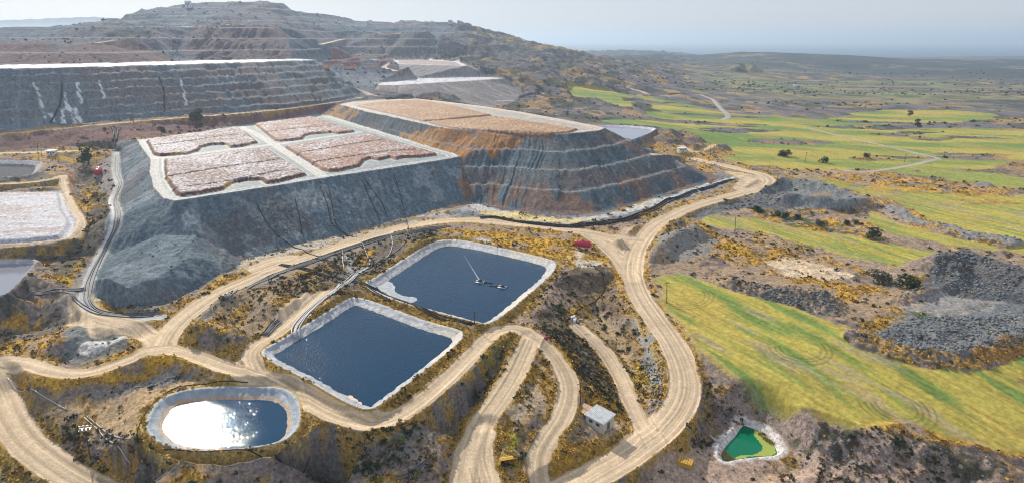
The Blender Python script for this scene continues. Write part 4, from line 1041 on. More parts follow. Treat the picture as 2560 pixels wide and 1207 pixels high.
heap((-120, 1000, 0), 'highest small grey heap with pale rim road, at the foot of the mountain', 17, 18, 'salt_top', [])
tag(piece('leach_pad', [26], M_salt), 'flat white and rust leach pad in the side valley at the left edge', 'leach pad')

def poly_water(name, P, zw, m, parent, shrink=0.0):
    base = parent.location
    me = bpy.data.meshes.new(name)
    me.from_pydata([(p[0] - base[0], p[1] - base[1], zw - base[2]) for p in P], [], [list(range(len(P)))])
    me.update()
    return link(name, me, m, parent)
labels = {'lower': 'large square pond of dark blue water with sun glitter and white liner, nearest the road', 'upper': 'blue water pond with two floating pumps and pale liner, behind the square one',
          'oval': 'oval pond with wrinkled grey liner, rust waterlines and blazing sun glitter', 'west': 'pale milky pond with liner, cut off at the left edge of the photo',
          'far': 'small pale-lined white pond behind the right tip of the terraced heap', 'westtop': 'black-bottomed oval basin with white rim in the side valley at far left'}
PE = {}
for nm, pd in PONDS.items():
    if nm == 'green': continue
    cx = float(np.mean([p[0] for p in pd['P']])); cy = float(np.mean([p[1] for p in pd['P']]))
    e = empty('lined_pond', (cx, cy, pd['rim'])); tag(e, labels[nm], 'pond', 'lined ponds of the mine'); PE[nm] = e
    piece('liner', [pd['cls']], M_liner if nm != 'westtop' else M_soil, e)
    Pw = [(cx + (p[0] - cx) * .985, cy + (p[1] - cy) * .985) for p in pd['P']]
    if nm != 'westtop':
        poly_water('pond_water', Pw, pd['zw'], {'lower': M_wblue, 'upper': M_wblue, 'oval': M_woval}.get(nm, M_wpale), e)
pd = PONDS['green']
e = empty('settling_pond', (pd['P'][0][0], pd['P'][0][1], -15)); tag(e, 'small emerald green settling pond with white salt shore among brown hummocks', 'pond')
poly_water('pond_water', pd['P'], pd['zw'], M_wgreen, e)
me = bpy.data.meshes.new('sea'); me.from_pydata([(-20000, 4800, -50), (60000, 4800, -50), (60000, 60000, -50), (-20000, 60000, -50)], [], [(0, 1, 2, 3)])
tag(link('sea', me, M_sea), kind='structure')
# ------------------------------------------------------------------ haze
me = bpy.data.meshes.new('haze')
hx, y0, y1, z0, z1 = 61500, -200, 61000, -66, 215
hv = [(-hx, y0, z0), (hx, y0, z0), (hx, y1, z0), (-hx, y1, z0), (-hx, y0, z1), (hx, y0, z1), (hx, y1, z1), (-hx, y1, z1)]
me.from_pydata(hv, [], [(0, 3, 2, 1), (4, 5, 6, 7), (0, 1, 5, 4), (1, 2, 6, 5), (2, 3, 7, 6), (3, 0, 4, 7)])
mh = bpy.data.materials.new('haze'); mh.use_nodes = True; nt = mh.node_tree
for n in list(nt.nodes):
    if n.type == 'BSDF_PRINCIPLED': nt.nodes.remove(n)
pv = nt.nodes.new('ShaderNodeVolumePrincipled'); pv.inputs['Color'].default_value = (.64, .81, 1.0, 1); pv.inputs['Density'].default_value = .00013; pv.inputs['Anisotropy'].default_value = .35
out = [n for n in nt.nodes if n.type == 'OUTPUT_MATERIAL'][0]
nt.links.new(pv.outputs[0], out.inputs['Volume'])
HAZE = tag(link('haze', me, mh), kind='stuff')

# ------------------------------------------------------------------ mesh building
rnd = random.Random(7)
class MB:
    def __init__(s): s.v = []; s.f = []
    def box(s, cx, cy, cz, sx, sy, sz, rz=0.0, taper=1.0):
        b = len(s.v); c, n = math.cos(rz), math.sin(rz)
        for z, k in ((-.5, 1), (.5, taper)):
            for x, y in ((-.5, -.5), (.5, -.5), (.5, .5), (-.5, .5)):
                px, py = x * sx * k, y * sy * k
                s.v.append((cx + px * c - py * n, cy + px * n + py * c, cz + z * sz))
        s.f += [(b, b + 3, b + 2, b + 1), (b + 4, b + 5, b + 6, b + 7)] + [(b + i, b + (i + 1) % 4, b + 4 + (i + 1) % 4, b + 4 + i) for i in range(4)]
    def tube(s, P, r, seg=6, r2=None, cap=True):
        P = [Vector(p) for p in P]; b = len(s.v); n = len(P)
        for i, p in enumerate(P):
            t = (P[min(i + 1, n - 1)] - P[max(i - 1, 0)]).normalized()
            a = t.cross(Vector((0, 0, 1)));
            if a.length < .05: a = Vector((1, 0, 0))
            a.normalize(); c = t.cross(a)
            k = r if r2 is None else r + (r2 - r) * i / (n - 1)
            for j in range(seg):
                w = 2 * math.pi * j / seg
                s.v.append(tuple(p + a * math.cos(w) * k + c * math.sin(w) * k))
        for i in range(n - 1):
            for j in range(seg):
                s.f.append((b + i * seg + j, b + i * seg + (j + 1) % seg, b + (i + 1) * seg + (j + 1) % seg, b + (i + 1) * seg + j))
        if cap:
            s.f.append(tuple(b + j for j in range(seg))[::-1]); s.f.append(tuple(b + (n - 1) * seg + j for j in range(seg)))
    def lathe(s, A, axis, prof, seg=16):       # profile of (distance along the axis, radius)
        A = Vector(A); t = Vector(axis).normalized(); a = t.cross(Vector((0, 0, 1))); a = a.normalized() if a.length > .05 else Vector((1, 0, 0)); c = t.cross(a); b = len(s.v)
        for u_, r_ in prof:
            for j in range(seg):
                w = 2 * math.pi * j / seg; s.v.append(tuple(A + t * u_ + a * math.cos(w) * r_ + c * math.sin(w) * r_))
        for i in range(len(prof) - 1):
            for j in range(seg): s.f.append((b + i * seg + j, b + i * seg + (j + 1) % seg, b + (i + 1) * seg + (j + 1) % seg, b + (i + 1) * seg + j))
    def quad(s, *p): b = len(s.v); s.v += [tuple(x) for x in p]; s.f.append(tuple(range(b, b + len(p))))
    def build(s, name, m, parent=None, smooth=False):
        me = bpy.data.meshes.new(name); me.from_pydata(s.v, [], s.f); me.update()
        if smooth: me.polygons.foreach_set('use_smooth', np.ones(len(me.polygons), bool))
        return link(name, me, m, parent)
M_white = mat('white_paint', (.68, .68, .66), .6, var=.12, vscale=2)
M_wall = mat('cream_render', (.50, .49, .44), .8, var=.15, vscale=1.5, bump=.2)
M_zinc = mat('zinc_sheet', (.72, .72, .70), .5, .0, var=.15, vscale=1.2)
M_rustsheet = mat('rusty_sheet', (.42, .27, .17), .8, var=.3, vscale=2)
M_red = mat('red_tank_paint', (.42, .025, .06), .45, var=.2, vscale=1.2)
M_beige = mat('beige_tank_paint', (.55, .42, .27), .6, var=.2, vscale=1.5)
M_steel = mat('dark_steel', (.07, .07, .075), .6, .3)
M_galv = mat('galvanised_steel', (.38, .39, .40), .5, .5)
M_wood = mat('creosoted_wood', (.075, .045, .035), .9, var=.2)
M_black = mat('black_pipe', (.022, .024, .028), .75, spec=.12)
M_pipeg = mat('grey_pipe', (.11, .115, .12), .6, spec=.3)
M_pipew = mat('sun_bleached_pipe', (.42, .42, .42), .5)
M_yellow = mat('yellow_paint', (.50, .30, .05), .6, var=.2)
M_orange = mat('orange_paint', (.70, .17, .03), .5)
M_lamp = mat('lamp_glass', (.35, .36, .38), .3)
M_bark = mat('bark', (.09, .065, .045), .95)
M_foam = mat('white_foam', (.22, .30, .42), .6)
def leafmat(name, c):
    m = mat(name, c, .85, var=.45, vscale=1.1, spec=.15); return m
M_lg = leafmat('dark_green_leaf', (.035, .060, .022)); M_lgrey = leafmat('grey_green_leaf', (.085, .095, .065)); M_ly = leafmat('yellow_green_leaf', (.17, .19, .025))
M_ld = leafmat('dry_brown_leaf', (.17, .11, .05)); M_scrub = leafmat('scrub_leaf', (.055, .062, .035))
M_stone = mat('grey_stone', (.16, .175, .185), .9, var=.45, vscale=.9)

def top_at(base, px, py):                     # point above or beside the base, on the line of sight of a photo pixel, at the base's distance
    x, f, d = ray(px, py); t = base[1] / f
    return (x * t, base[1], CAM_H + d * t)

# ------------------------------------------------------------------ the shed by the haul road
n_, r_, l_ = P3(1507, 1086), P3(1531, 1077), P3(1464, 1054)
vx = Vector((l_[0] - n_[0], l_[1] - n_[1], 0)); Lh = min(vx.length, 10.5); vx.normalize(); vy = Vector((-vx.y, vx.x, 0))
if vy.dot(Vector((r_[0] - n_[0], r_[1] - n_[1], 0))) < 0: vy = -vy
Wd = 4.6; gz = min(surf(*(Vector(n_) + vx * a + vy * b).xy) for a in (0, Lh) for b in (0, Wd)); gt = surf(*(Vector(n_) + vx * Lh * .5 + vy * Wd * .5).xy)
ez = empty('shed', (n_[0], n_[1], gz)); tag(ez, 'cream hut with ribbed pale metal roof beside the haul road junction', 'shed')
def sp(a, b, z): p = vx * a + vy * b; return (p.x, p.y, z)
hN = gt - gz + 2.6; hF = hN + .7
w = MB()
w.quad(sp(0, 0, -.3), sp(Lh, 0, -.3), sp(Lh, 0, hN), sp(0, 0, hN)); w.quad(sp(0, Wd, -.3), sp(0, 0, -.3), sp(0, 0, hN), sp(0, Wd, hF))
w.quad(sp(Lh, 0, -.3), sp(Lh, Wd, -.3), sp(Lh, Wd, hF), sp(Lh, 0, hN)); w.quad(sp(Lh, Wd, -.3), sp(0, Wd, -.3), sp(0, Wd, hF), sp(Lh, Wd, hF))
w.build('wall', M_wall, ez)
w = MB(); ns = 15
for i in range(ns):
    a0 = -.4 + (Lh + .8) * i / ns; a1 = -.4 + (Lh + .8) * (i + 1) / ns; am = (a0 + a1) / 2
    up = .2
    w.quad(sp(a0, -.4, hN + .04), sp(am, -.4, hN + .04 + up), sp(am, Wd + .4, hF + .10 + up), sp(a0, Wd + .4, hF + .10))
    w.quad(sp(am, -.4, hN + .04 + up), sp(a1, -.4, hN + .04), sp(a1, Wd + .4, hF + .10), sp(am, Wd + .4, hF + .10 + up))
w.quad(sp(-.4, -.4, hN - .03), sp(-.4, Wd + .4, hF + .03), sp(Lh + .4, Wd + .4, hF + .03), sp(Lh + .4, -.4, hN - .03))
w.build('roof', M_zinc, ez)
w = MB(); dd = sp(-.03, Wd * .5, gt - gz + 1.0); w.box(dd[0], dd[1], dd[2], .08, 1.1, 2.1, math.atan2(vx.y, vx.x)); w.build('door', M_pipeg, ez)
for a in (Lh * .3, Lh * .7):
    w = MB(); p = sp(a, -.03, hN - 1.1); w.box(p[0], p[1], p[2], 1.1, .08, .8, math.atan2(vx.y, vx.x)); w.build('window', M_steel, ez)
lean = Vector(n_) + vx * (Lh + .5)
e2 = empty('canopy', (lean.x, lean.y, gz)); tag(e2, 'rusty sheet canopy on posts against the back end of the cream hut', 'canopy')
w = MB(); hh = hN - .3
w.quad(sp(0, .3, hh), sp(3.6, .3, hh - .3), sp(3.6, Wd - .3, hh + .05), sp(0, Wd - .3, hh + .35)); w.quad(sp(0, .3, hh - .08), sp(0, Wd - .3, hh + .27), sp(3.6, Wd - .3, hh - .03), sp(3.6, .3, hh - .38))
w.build('roof', M_rustsheet, e2)
for a, b in ((.3, .5), (3.4, .5), (3.4, Wd - .5), (.3, Wd - .5)):
    w = MB(); w.tube([sp(a, b, -.6), sp(a, b, hh)], .08, 5); w.build('post', M_wood, e2)

# ------------------------------------------------------------------ tanks
def tank(p0, p1, rad_, m, label, lift=.6, bands=4, name='storage_tank', group=None):
    A = Vector(P3(*p0)); B = Vector(P3(*p1)); z = max(A.z, B.z) + rad_ + lift; A.z = B.z = z
    mid = (A + B) / 2; L = (B - A).length; ax = (B - A).normalized(); gzz = surf(mid.x, mid.y)
    e = empty(name, (mid.x, mid.y, gzz)); tag(e, label, 'tank', group)
    o = -ax * L / 2 + Vector((0, 0, z - gzz))
    s = MB(); s.lathe(o, ax, [(0, .01), (0, rad_ * .55), (rad_ * .12, rad_ * .85), (rad_ * .3, rad_), (L - rad_ * .3, rad_), (L - rad_ * .12, rad_ * .85), (L, rad_ * .55), (L, .01)], 20); s.build('tank_body', m, e, True)
    for i in range(bands):
        s = MB(); u0 = L * (i + .7) / (bands + .4); s.lathe(o, ax, [(u0, rad_ * .98), (u0, rad_ * 1.05), (u0 + .18, rad_ * 1.05), (u0 + .18, rad_ * .98)], 20); s.build('band', m, e)
    for k in (.22, .78):
        s = MB(); p = o + ax * L * k; s.box(p.x, p.y, (z - gzz - rad_ * .6) / 2 - .3, .5, rad_ * 1.5, z - gzz - rad_ * .6 + .6, math.atan2(ax.y, ax.x)); s.build('saddle', M_galv, e)
    s = MB(); p = o + ax * L * .5; s.tube([p + Vector((0, 0, rad_ * .9)), p + Vector((0, 0, rad_ * 1.3))], .35, 10); s.build('hatch', M_steel, e)
    return e
tank((1437, 618), (1476, 630), 1.45, M_red, 'banded crimson tank lying on saddles in dry grass by the road junction')
tank((1452, 680), (1486, 690), 1.35, M_beige, 'beige rust-streaked tank half hidden above the quarry hollow', .1, 3)
tank((246, 448), (249, 432), 1.9, M_red, 'short red tank beside the west pipe track', .3, 2)

# ------------------------------------------------------------------ poles
def pole(b, t, label, arm=True, lights=False):
    B = P3(*b); Tp = top_at(B, *t); h = max(Tp[2] - B[2], 5.0); dx = (Tp[0] - B[0]) * .9
    e = empty('utility_pole' if not lights else 'floodlight_mast', B); tag(e, label, 'pole' if not lights else 'floodlight', None if lights else 'wooden poles of the mine power line')
    s = MB(); s.tube([(0, 0, -.5), (dx, 0, h)], .17, 7, .11); s.build('pole_shaft', M_wood if not lights else M_steel, e)
    if arm:
        s = MB(); s.box(dx * .95, 0, h - .5, 1.8, .14, .14, .5)
        s.build('crossarm', M_wood, e)
        for k in (-.7, 0, .7):
            s = MB(); s.tube([(dx * .95 + k * math.cos(.5), k * math.sin(.5), h - .42), (dx * .95 + k * math.cos(.5), k * math.sin(.5), h - .1)], .06, 6); s.build('insulator', M_galv, e)
    if lights:
        s = MB(); s.box(dx, 0, h, 2.6, 1.2, .12, .3); s.box(dx, 0, h + .9, 2.2, .08, .08, .3); s.box(dx, 0, h + .5, .1, .1, 1.0, .3); s.build('lamp_frame', M_galv, e)
        for i in range(6):
            s = MB(); x_, z_ = (-1 + i % 3) * .85, .35 + (i // 3) * .65
            s.box(dx + x_ * math.cos(.3), x_ * math.sin(.3) - .25, h + z_, .55, .30, .45, .3, .8); s.build('floodlight', M_lamp, e)
    return e
for b, t, lb in [((1186, 811), (1185, 777), 'wooden pole at the front corner of the upper pond'), ((1426, 802), (1424, 766), 'wooden pole at the head of the quarry track'),
                 ((1452, 1012), (1450, 954), 'wooden pole behind the cream hut'), ((1667, 757), (1667, 704), 'wooden pole at the left tip of the big yellow field'),
                 ((1837, 584), (1839, 543), 'wooden pole at the left end of the narrow middle field'), ((1941, 464), (1946, 434), 'wooden pole at the sharp bend of the haul road'),
                 ((2013, 405), (2017, 381), 'wooden pole alone in the green field beyond the road bend'), ((2261, 406), (2266, 386), 'wooden pole by the farm track junction'),
                 ((1776, 389), (1777, 367), 'wooden pole near the dark spoil mound behind the terraced heap'), ((95, 390), (94, 358), 'left one of the wooden pole pair by the white cabin'),
                 ((103, 390), (103, 362), 'right one of the wooden pole pair by the white cabin'), ((1023, 1215), (1021, 1176), 'wooden pole at the foot of the dark gully, bottom edge')]:
    pole(b, t, lb)
pole((227, 1150), (213, 1072), 'tall leaning mast with a cluster of floodlights left of the oval pond', False, True)

# ------------------------------------------------------------------ pipes and hoses lying on the ground
def drape(L, r_, off=0.0, lift=0.0, wob=0.0, seed=0, step=1.2):
    P = smooth_line([P3(*p) for p in L], 8); out = []; acc = 0
    Q = [P[0]]
    for p in P[1:]:
        if np.hypot(p[0] - Q[-1][0], p[1] - Q[-1][1]) >= step: Q.append(p)
    for i, p in enumerate(Q):
        a, b = Q[max(i - 1, 0)], Q[min(i + 1, len(Q) - 1)]; t = np.array([b[0] - a[0], b[1] - a[1]]); t /= max(np.hypot(*t), 1e-6)
        w_ = off + wob * math.sin(i * .23 + seed * 1.7) + wob * .6 * math.sin(i * .071 + seed)
        x, y = p[0] - t[1] * w_, p[1] + t[0] * w_
        out.append([x, y, surf(x, y)])
    z = np.array([p[2] for p in out])
    if len(z) > 4: zsm = np.convolve(np.pad(z, 1, 'edge'), [.25, .5, .25], 'valid'); z = np.maximum(z, zsm)
    return [(p[0], p[1], zz + r_ * .75 + lift) for p, zz in zip(out, z)]
def pipe(L, r_, m, label, cat='pipe', group=None, name='pipeline', n=1, gap=.75, wob=.25, lift=0.0):
    for k in range(n):
        P = drape(L, r_, (k - (n - 1) / 2) * gap, lift, wob, k + len(L))
        o = P[0]; s = MB(); s.tube([(p[0] - o[0], p[1] - o[1], p[2] - o[2]) for p in P], r_, 6)
        ob = s.build(name, m, None, True); ob.location = o
        tag(ob, label, cat, group or (name + 's: ' + label if n > 1 else None))
HO = 'black hose hanging down the face of the low grey heap'
for L, lb in (([(640,505),(657,537),(678,570),(707,600),(756,625),(800,642)], ', leftmost of seven'), ([(738,494),(749,549),(754,588)], ', second from the left'), ([(798,463),(816,505),(833,558),(872,592)], ', third from the left'),
              ([(819,461),(830,514),(844,563),(892,592)], ', fourth from the left'), ([(905,448),(930,510),(951,556)], ', fifth from the left'), ([(912,446),(955,510),(966,542)], ', sixth from the left'),
              ([(985,436),(1000,485),(1011,524),(1020,563)], ', rightmost of seven')):
    pipe(L, .17, M_black, HO + lb, 'hose', 'black hoses on the face of the low heap', 'hose')
pipe([(395,190),(408,220),(412,250),(412,282)], .5, M_black, 'black hose down the middle of the far left terraced heap', 'hose', None, 'hose')
pipe([(155,205),(152,250),(140,290),(128,310)], .5, M_black, 'thin black hose near the salt runs of the far left heap', 'hose', None, 'hose')
pipe([(285,318),(290,335),(288,358)], .7, M_black, 'short black double hose on the red bank below the far left heap', 'hose', None, 'hose', 2, 2.5, .2)
pipe([(560,748),(633,712),(721,675),(809,644),(870,622),(976,590),(1046,576),(1125,567)], .24, M_pipeg, 'long grey pipe of the bundle beside the road below the low heap', n=5, gap=.75)
pipe([(1200,545),(1236,545),(1327,558),(1415,567),(1503,560),(1609,531),(1700,495),(1790,463),(1832,449)], .26, M_black, 'black pipe in the bundle curving round the toe of the terraced heap', n=4, gap=1.0)
pipe([(292,385),(293,430),(300,460),(287,500),(294,530),(289,570),(264,622),(238,672),(221,720),(222,755),(255,780),(330,789),(395,787)], .22, M_pipeg, 'grey pipe along the west track beside the low heap', n=3, gap=.8)
pipe([(20,738),(80,733),(150,726),(215,722)], .24, M_pipeg, 'grey pipe crossing to the west track from the milky pond', n=3, gap=.7)
pipe([(150,727),(180,735),(210,765),(250,785),(330,794)], .22, M_pipeg, 'grey pipe turning down round the foot of the lower dump', n=2, gap=.7)
pipe([(738,846),(743,815),(775,778),(815,742),(855,712),(888,688),(915,670)], .24, M_pipew, 'pale pipe in the bundle running into the back of the large square pond', n=5, gap=.6)
pipe([(660,838),(690,806),(700,800)], .22, M_pipeg, 'loose grey pipe lying in a stack left of the large square pond', n=5, gap=.5)
pipe([(700,662),(760,672),(820,690),(885,705),(950,728),(1000,750),(1060,775),(1130,800),(1190,815)], .22, M_black, 'black pipe on the strip between the two square ponds', n=3, gap=.75)
pipe([(800,640),(840,668),(885,695),(930,728),(975,752)], .2, M_black, 'black pipe crossing the pipe junction behind the ponds', n=2, gap=1.0)
pipe([(905,605),(920,640),(927,656),(910,678),(884,692)], .18, M_pipew, 'pale looping hose behind the left corner of the upper pond', 'hose', None, 'hose')
pipe([(976,584),(983,608),(976,633),(948,661),(895,688)], .18, M_pipew, 'pale hose arching from the road to the pipe junction, left one', 'hose', None, 'hose')
pipe([(1021,566),(1014,605),(986,633),(930,665),(880,700)], .2, M_pipeg, 'dark grey hose arching from the road to the pipe junction, right one', 'hose', None, 'hose')
pipe([(858,625),(856,650),(860,672)], .18, M_pipew, 'short pale hose by the grey washout left of the pipe junction', 'hose', None, 'hose')
pipe([(346,1112),(344,1080),(362,1040),(395,1000),(440,972),(520,960),(620,957)], .15, M_black, 'black hose looping round the left side of the oval pond', 'hose', None, 'hose')
pipe([(410,1136),(500,1146),(600,1147),(700,1130),(775,1096)], .15, M_black, 'black hose in front of the oval pond', 'hose', None, 'hose', 2, 1.4, .3)
pipe([(22,945),(42,972),(62,976),(95,985),(130,1008),(165,1028)], .16, M_pipew, 'pale pipe on the scrub slope above the lower left road', 'pipe')
pipe([(215,1042),(250,1070),(285,1098),(320,1120),(332,1122)], .16, M_pipew, 'pale pipe left of the oval pond', n=2, gap=.9)
pipe([(990,1198),(1028,1184),(1060,1156),(1085,1132)], .2, M_pipeg, 'grey pipe at the bottom of the dark gully', n=2, gap=.8)
pipe([(1488,672),(1508,690),(1512,725),(1490,750),(1450,770),(1432,790)], .2, M_black, 'black hose curling from the beige tank into the quarry hollow', 'hose', None, 'hose')
pipe([(950,868),(948,920),(955,985)], .05, M_black, 'thin cable on the dark gully slope', 'cable', None, 'cable') if False else None

# ------------------------------------------------------------------ pump rafts and foam on the upper pond
def raft(px, py, rz, label, hosedir):
    x, y, _ = G(px, py, -.4); e = empty('pump_raft', (x, y, -.4), rz); tag(e, label, 'pump raft', 'floating pumps on the upper pond'); e.scale = (.75,) * 3
    for k in (-1, 1):
        s = MB(); s.tube([(-2.4, k * 1.2, .15), (2.4, k * 1.2, .15)], .4, 8); s.build('pontoon', M_galv, e, True)
        s = MB(); s.box(k * 2.0, 0, .5, .3, 2.8, .2); s.build('cross_beam', M_galv, e)
    s = MB(); s.box(0, 0, .62, 2.6, 1.8, .1); s.build('deck', M_pipeg, e)
    s = MB(); s.tube([(-.8, 0, 1.1), (.9, 0, 1.1)], .42, 10); s.box(0, 0, .8, 1.2, .7, .4); s.build('pump', M_steel, e, True)
    s = MB(); s.tube([(2.0, 0, .5), (4, .2 * hosedir, .12), (7, .5 * hosedir, .1)], .2, 6); s.build('hose', M_black, e, True)
raft(1200, 705, -.2, 'floating pump raft at the end of the foam streak on the upper pond', -1)
raft(1256, 718, 2.8, 'floating pump raft nearer the right bank of the upper pond', 1)
a0, a1 = G(1160, 637, -.35), G(1200, 702, -.35)
s = MB(); v_ = Vector(a1) - Vector(a0)
nrm_ = Vector((-v_.y, v_.x, 0)).normalized()
npt = 24; row = []
for i in range(npt + 1):
    t = i / npt; w_ = .04 + .26 * t * t; p = Vector(a0) + v_ * t; row.append((p + nrm_ * w_ * (1 + .3 * rnd.random()), p - nrm_ * w_ * (1 + .3 * rnd.random())))
for i in range(npt): s.quad(row[i][0] - Vector(a0), row[i][1] - Vector(a0), row[i + 1][1] - Vector(a0), row[i + 1][0] - Vector(a0))
o = s.build('foam', M_foam); o.location = (a0[0], a0[1], -.38); tag(o, kind='stuff')
# salt scum in the left corner of the upper pond
def scum(L, z, m, name='salt_scum'):
    P = smooth_line([G(p[0], p[1], z) for p in L], 5, True); o = P[0]
    s = MB(); s.quad(*[(p[0] - o[0] + rnd.uniform(-.3, .3), p[1] - o[1] + rnd.uniform(-.3, .3), 0) for p in P]); ob = s.build(name, m); ob.location = (o[0], o[1], z); tag(ob, kind='stuff')
scum([(945,706),(968,702),(985,712),(990,728),(1012,740),(1038,742),(1042,750),(1015,758),(985,750),(955,735)], -.385, mat('scum', (.30, .33, .36), .6, var=.35, vscale=.8))
scum([(855,985),(880,990),(900,1005),(903,1014),(880,1008),(850,994),(845,986)], -1.185, mat('sand_spit', (.62, .52, .42), .8, var=.1))
scum([(1893,1068),(1910,1078),(1928,1093),(1938,1112),(1940,1130),(1925,1138),(1880,1140),(1850,1146),(1835,1150),(1850,1138),(1885,1134),(1906,1126),(1904,1110),(1892,1095),(1885,1080)], -14.585, mat('algae', (.30, .36, .07), .6, var=.2), 'algae')

for i, (px_, py_) in enumerate([(1808,1140),(1814,1148),(1822,1143),(1830,1150),(1812,1132),(1900,1085),(1912,1096),(1920,1102),(1930,1108)]):
    x, y, z = G(px_, py_, -14.6); s = MB()
    for q in range(70):
        a_, t_ = rnd.uniform(0, 6.28), rnd.uniform(.1, .75); bx_, by_ = math.cos(a_) * t_, math.sin(a_) * t_ * .7
        s.quad((bx_ - .05, by_, -.3), (bx_ + .05, by_, -.3), (bx_ * 1.5 + .02, by_ * 1.5, rnd.uniform(.6, 1.2)))
    o = s.build('reed_tuft', mat('reed%d' % i, (.30, .20, .08), .9) if i == 0 else bpy.data.materials['reed0']); o.location = (x, y, z)
    tag(o, 'dry reed tuft in the left corner of the green pond' if i < 5 else 'dry reed tuft on the right shore of the green pond', 'reeds', 'reeds in the left corner of the green pond' if i < 5 else 'reeds on the right shore of the green pond')
# reed tussocks and inflow pipe of the green pond
s = MB(); a = Vector(P3(1772, 1092)); s.tube([(0, 0, .5), (1.2, -1.4, .1), (2.4, -2.6, -.5)], .45, 10); o = s.build('inflow_pipe', M_galv, None, True); o.location = a; tag(o, 'short wide pipe end on the bank above the green pond', 'pipe')

# ------------------------------------------------------------------ small buildings, machines, crates
def cabin(px, py, sx, sy, h, rz, label, m=M_white, win=True):
    x, y, z = P3(px, py); e = empty('cabin', (x, y, z), rz); tag(e, label, 'cabin')
    s = MB(); s.box(0, 0, h / 2 - .4, sx, sy, h + .8); s.build('wall', m, e)
    s = MB(); s.box(0, 0, h + .12, sx + .5, sy + .5, .18); s.build('roof', M_zinc, e)
    for k in ((-.28, .28) if win else ()):
        s = MB(); s.box(sx * k, -sy / 2 - .02, h * .58, sx * .18, .08, h * .3); s.build('window', M_steel, e)
    s = MB(); s.box(0, -sy / 2 - .02, h * .36, sx * .14, .08, h * .72); s.build('door', M_pipeg, e)
cabin(131, 388, 5.2, 3.0, 3.0, .2, 'small white cabin on the dirt road at far left')
cabin(1704, 380, 7.0, 4.0, 3.2, .3, 'white hut among dark mounds behind the terraced heap')
cabin(472, 20, 10, 7, 12, 0, 'small blocky building on the mountain crest, left')
cabin(1126, 61, 12, 7, 9, 0, 'small building on the crest of the right-hand hill')
def excavator(px, py, rz, label, m=M_orange):
    x, y, z = P3(px, py); e = empty('excavator', (x, y, z), rz); tag(e, label, 'excavator', 'orange excavators in the upper pit'); e.scale = (1.5,) * 3
    for k in (-1, 1):
        s = MB(); s.tube([(-1.9, k * 1.3, .5), (1.9, k * 1.3, .5)], .5, 8); s.build('track', M_steel, e)
    s = MB(); s.box(-.3, 0, 1.9, 3.8, 2.6, 1.3); s.build('body', m, e)
    s = MB(); s.box(.8, .7, 3.0, 1.5, 1.1, 1.5, 0, .85); s.build('cab', M_lamp, e)
    s = MB(); s.tube([(1.2, -.3, 2.2), (3.4, -.3, 5.0)], .32, 5); s.tube([(3.4, -.3, 5.0), (6.2, -.3, 4.2)], .28, 5); s.build('boom', m, e)
    s = MB(); s.tube([(6.2, -.3, 4.2), (6.6, -.3, 1.6)], .25, 5); s.build('arm', m, e)
    s = MB(); s.box(6.4, -.3, 1.1, 1.1, 1.2, 1.0, 0, .7); s.build('bucket', M_steel, e)
excavator(818, 176, .4, 'orange excavator at the left end of the upper pit, by the heap edge')
excavator(866, 176, 2.8, 'orange excavator beside the grey cone in the upper pit')
excavator(881, 176, 1.0, 'orange excavator, rightmost in the upper pit')
x, y, z = P3(1990, 219); e = empty('truck', (x, y, z), .3); tag(e, 'tiny white truck on the far dark plain', 'truck'); e.scale = (1.6,) * 3
s = MB(); s.box(-1, 0, 2.0, 5.2, 2.4, 2.4); s.build('cargo_box', M_white, e)
s = MB(); s.box(2.6, 0, 1.6, 1.8, 2.2, 1.8, 0, .88); s.build('cab', M_white, e)
for sx_, sy_ in ((-2.4, -1.1), (-2.4, 1.1), (2.5, -1.1), (2.5, 1.1)):
    s = MB(); s.tube([(sx_, sy_ - .15, .5), (sx_, sy_ + .15, .5)], .5, 10); s.build('wheel', M_steel, e)
# yellow slatted crate
x, y, z = P3(1713, 1160); e = empty('crate', (x, y, z), -.5); tag(e, 'yellow slatted crate near the green pond', 'crate')
s = MB()
for k in range(6): s.box(-1.5 + k * .6, 0, 1.15, .5, 2.6, .08)
s.build('lid', M_yellow, e)
s = MB(); s.box(0, -1.3, .55, 3.6, .1, 1.1); s.box(0, 1.3, .55, 3.6, .1, 1.1); s.box(-1.8, 0, .55, .1, 2.7, 1.1); s.box(1.8, 0, .55, .1, 2.7, 1.1); s.build('side_panel', M_yellow, e)
# yellow loader bucket lying in the weeds
x, y, z = P3(1266, 1156); e = empty('loader_bucket', (x, y, z + .1), .25); tag(e, 'worn yellow loader bucket lying in weeds inside the hairpin', 'bucket')
s = MB(); prof = [(-.9, 1.2), (-.1, 1.35), (.7, 1.0), (.95, .4), (.6, 0), (-.9, -.05)]
for i in range(5):
    a_, b_ = prof[i], prof[i + 1]; s.quad((-1.7, a_[0], a_[1]), (1.7, a_[0], a_[1]), (1.7, b_[0], b_[1]), (-1.7, b_[0], b_[1]))
s.build('shell', M_yellow, e)
for k in (-1.7, 1.7):
    s = MB(); s.quad(*[(k, p[0], p[1]) for p in prof]); s.build('side_plate', M_yellow, e)
s = MB()
for k in range(6): s.box(-1.5 + k * .6, -1.05, -.02, .12, .35, .1)
s.build('tooth', M_steel, e)
x, y, z = P3(1369, 848); e = empty('quad_bike', (x, y, z), .6); tag(e, 'small red four-wheeled bike parked beside the hairpin road', 'quad bike')
s = MB(); s.box(0, 0, .75, 1.7, .6, .35); s.box(-.1, 0, 1.0, .8, .4, .2); s.build('body', M_red, e)
s = MB(); s.box(.5, 0, 1.15, .1, .9, .1); s.build('handlebar', M_steel, e)
for sx_, sy_ in ((-.65, -.5), (-.65, .5), (.65, -.5), (.65, .5)):
    s = MB(); s.tube([(sx_, sy_ - .12, .35), (sx_, sy_ + .12, .35)], .35, 10); s.build('wheel', M_steel, e)
